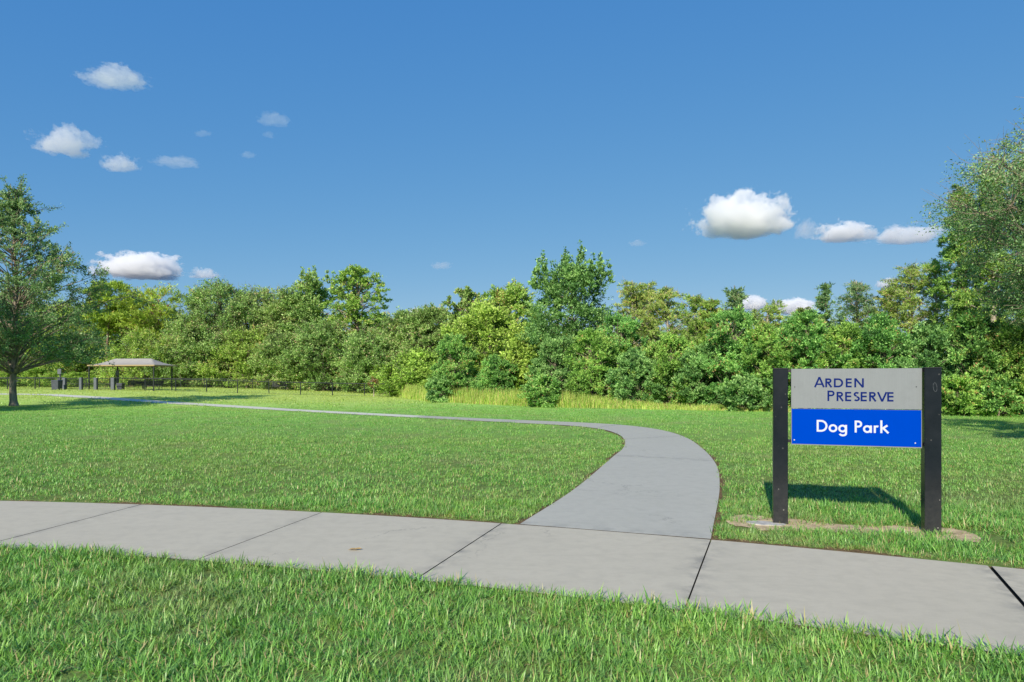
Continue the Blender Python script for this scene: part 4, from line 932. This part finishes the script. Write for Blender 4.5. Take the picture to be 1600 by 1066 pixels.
# ------------------------------------------------------------------ shade canopy
M['fabric'] = plain('tan_fabric', (.34, .325, .30), .85, .1, nscale=2, namt=.08)
M['trim'] = plain('fabric_hem', (.36, .28, .16), .85, .1)
d0 = 66.0; cxn = at(208, d0); zg = float(terrain(cxn, d0)); can = empty('shade_canopy', (cxn, d0, zg), R(-8), 'hip roofed tan shade canopy on four black posts inside the dog park', 'shelter')
hx, hy = 3.62, 1.75; ze = 1.5+(Y0-571)*d0/F-zg; zr = 1.5+(Y0-560.5)*d0/F-zg
ridge = 2.05
for q, (sx_, sy_) in enumerate(((-1, -1), (1, -1), (1, 1), (-1, 1))):
    mb = MB(); ix = hx-.10-(1.05 if sx_*sy_ < 0 and False else 0); mb.tube([(sx_*(hx-(.12 if sy_ < 0 else .55)), sy_*(hy-.1), -.3), (sx_*(hx-(.12 if sy_ < 0 else .55)), sy_*(hy-.1), ze-.03)], .065, 10); mb.build('post', M['fence'], can)
# fabric roof with concave hips, real thickness, scalloped eaves
nu, nv = 41, 21; U, Vv = np.meshgrid(np.linspace(-1, 1, nu), np.linspace(-1, 1, nv))
Xc, Yc = U*hx, Vv*hy
rx = np.clip((hx-np.abs(Xc))/(hx-ridge), 0, 1); ry = 1-np.abs(Vv); hgt = np.minimum(rx, ry)
Zc = ze+(zr-ze)*hgt**1.0*1.0-.10*np.sin(np.pi*np.clip(hgt, 0, 1))
edge_sag = .10*(np.abs(Vv) > .999)*(1-U**2)+.07*(np.abs(U) > .999)*(1-Vv**2); Zc = Zc-0*edge_sag
top = np.stack([Xc, Yc, Zc], -1).reshape(-1, 3); bot = top-np.array((0, 0, .03)); nn2 = nu*nv
k = np.arange(nv-1)[:, None]*nu+np.arange(nu-1)[None, :]; q1 = np.stack([k, k+1, k+nu+1, k+nu], -1).reshape(-1, 4)
np_mesh('roof', np.concatenate([top, bot]), np.concatenate([q1, q1[:, ::-1]+nn2]), M['fabric'], can)
mb = MB()
for (a, b_) in (((-hx, -hy), (hx, -hy)), ((hx, -hy), (hx, hy)), ((hx, hy), (-hx, hy)), ((-hx, hy), (-hx, -hy))):
    cx_, cy_ = (a[0]+b_[0])/2, (a[1]+b_[1])/2; Lb = math.hypot(b_[0]-a[0], b_[1]-a[1]); mb.box((cx_*1.003, cy_*1.003, ze-.045), (Lb if a[1] == b_[1] else .03, .03 if a[1] == b_[1] else Lb-.04, .12))
mb.build('fascia', M['trim'], can)

# ------------------------------------------------------------------ clouds: lit volumes high over the far country
def cloud_mat(name, dens, scale, thr):
    m, n, out = new_mat(name)
    tc = n.nodes.new('ShaderNodeTexCoord').outputs['Object']; oi = n.nodes.new('ShaderNodeObjectInfo')
    # object coords are -1..1; squash the underside
    sx = n.nodes.new('ShaderNodeSeparateXYZ'); n.links.new(tc, sx.inputs[0])
    off = n.nodes.new('ShaderNodeVectorMath'); off.operation = 'SCALE'; n.links.new(oi.outputs['Location'], off.inputs[0]); off.inputs[3].default_value = .0137
    mp = n.nodes.new('ShaderNodeVectorMath'); mp.operation = 'MULTIPLY'; n.links.new(tc, mp.inputs[0]); mp.inputs[1].default_value = (1.7, 1, .95)
    ad = n.nodes.new('ShaderNodeVectorMath'); ad.operation = 'ADD'; n.links.new(mp.outputs[0], ad.inputs[0]); n.links.new(off.outputs[0], ad.inputs[1])
    n1 = noise(n, ad.outputs[0], scale, 9, .66); n0 = noise(n, ad.outputs[0], scale*.42, 1, .5)
    ln = n.nodes.new('ShaderNodeVectorMath'); ln.operation = 'LENGTH'; n.links.new(tc, ln.inputs[0])
    under = math_n(n, 'MULTIPLY', math_n(n, 'MULTIPLY_ADD', sx.outputs[2], -1, -.42, clamp=True), 1.6)
    f = math_n(n, 'SUBTRACT', 1.0, ln.outputs['Value'])
    f = math_n(n, 'ADD', f, math_n(n, 'MULTIPLY_ADD', n1, 1.5, -.80)); f = math_n(n, 'ADD', f, math_n(n, 'MULTIPLY_ADD', n0, 1.1, -.62)); f = math_n(n, 'SUBTRACT', f, under)
    f = math_n(n, 'SUBTRACT', f, thr); f = math_n(n, 'MULTIPLY', f, 11, clamp=True)
    v = N(n, 'ShaderNodeVolumePrincipled'); v.inputs['Color'].default_value = (1, 1, 1, 1); v.inputs['Anisotropy'].default_value = .0
    n.links.new(math_n(n, 'MULTIPLY', f, dens), v.inputs['Density']); n.links.new(v.outputs[0], out.inputs['Volume'])
    m.cycles.volume_step_rate = .35 if hasattr(m.cycles, 'volume_step_rate') else 1
    return m
M['cloud'] = cloud_mat('cumulus', .026, 2.9, .05)
M['thin'] = cloud_mat('thin_cumulus', .016, 3.2, .12)
M['wisp'] = cloud_mat('thin_cloud', .006, 2.6, .10)
def ico(sub=3):
    import bmesh
    bm = bmesh.new(); bmesh.ops.create_icosphere(bm, subdivisions=sub, radius=1.7); v = np.array([a.co[:] for a in bm.verts]); f = np.array([[a.index for a in b_.verts] for b_ in bm.faces]); bm.free(); return v, f
IV, IF = ico(2)
def cloud(px0, px1, py0, py1, mat, label, alt=650, g='scattered clouds in the blue sky'):
    cx, cy = (px0+px1)/2, (py0+py1)/2; el = (Y0-cy)/F; D = min(alt/el, 6500); hw_ = (px1-px0)/2*D/F; hh_ = (py1-py0)/2*D/F
    o = np_mesh('cloud', IV, IF, M[mat], None, (at(cx, D), D, EYE+el*D)); o.scale = (hw_, max(hh_*1.3, hw_*.6), hh_)
    return tag(o, label, 'cloud', g)
CL = [
 (1078, 1246, 300, 388, 'cloud', 'largest puffy white cloud at the right, above the sign'),
 (1240, 1278, 340, 382, 'wisp', 'torn scrap of cloud touching the right tip of the largest cloud'),
 (1268, 1372, 346, 386, 'cloud', 'flat white cloud second to the right of the largest cloud'),
 (1355, 1478, 350, 388, 'thin', 'long grey based cloud running behind the tall cypress'),
 (140, 296, 394, 446, 'cloud', 'long low puffy cloud right of the lawn tree'),
 (294, 346, 417, 440, 'thin', 'small cloud just right of the long low puffy cloud'),
 (122, 236, 102, 144, 'thin', 'highest white cloud at the upper left'),
 (48, 156, 196, 252, 'thin', 'bulky white cloud left of centre of the left cloud cluster'),
 (152, 222, 240, 274, 'thin', 'small cloud touching the lower right of the bulky left cloud'),
 (232, 316, 243, 265, 'wisp', 'flat thin cloud right of the small left clouds'),
 (400, 460, 174, 202, 'wisp', 'thin wispy cloud high up and alone, right of the left cluster'),
 (374, 402, 235, 250, 'wisp', 'tiny cloud fleck below the lone wispy cloud'),
 (672, 708, 408, 424, 'wisp', 'tiny white cloud above the middle of the treeline'),
 (300, 334, 202, 216, 'wisp', 'faint streak between the bulky left cloud and the wispy cloud'),
 (1150, 1200, 460, 492, 'cloud', 'low cloud top behind the trees left of the sign'),
 (1205, 1278, 464, 500, 'cloud', 'low cloud top peeping over the shrubs above the sign panel'),
 (1370, 1400, 432, 456, 'cloud', 'bit of cloud behind the yellow cypress tops'),
 (632, 672, 480, 506, 'cloud', 'low cloud in the dip of the treeline'),
 (715, 775, 468, 500, 'cloud', 'low cloud glimpsed behind the small see-through tree'),
 (836, 858, 398, 412, 'wisp', 'faint cloud left of the tall spired tree top'),
 (980, 1012, 374, 388, 'wisp', 'faint thin cloud above the cypresses, midway across'),
 (408, 432, 204, 218, 'wisp', 'faint fleck just under the lone wispy cloud'),
]
for c in CL: cloud(*c)
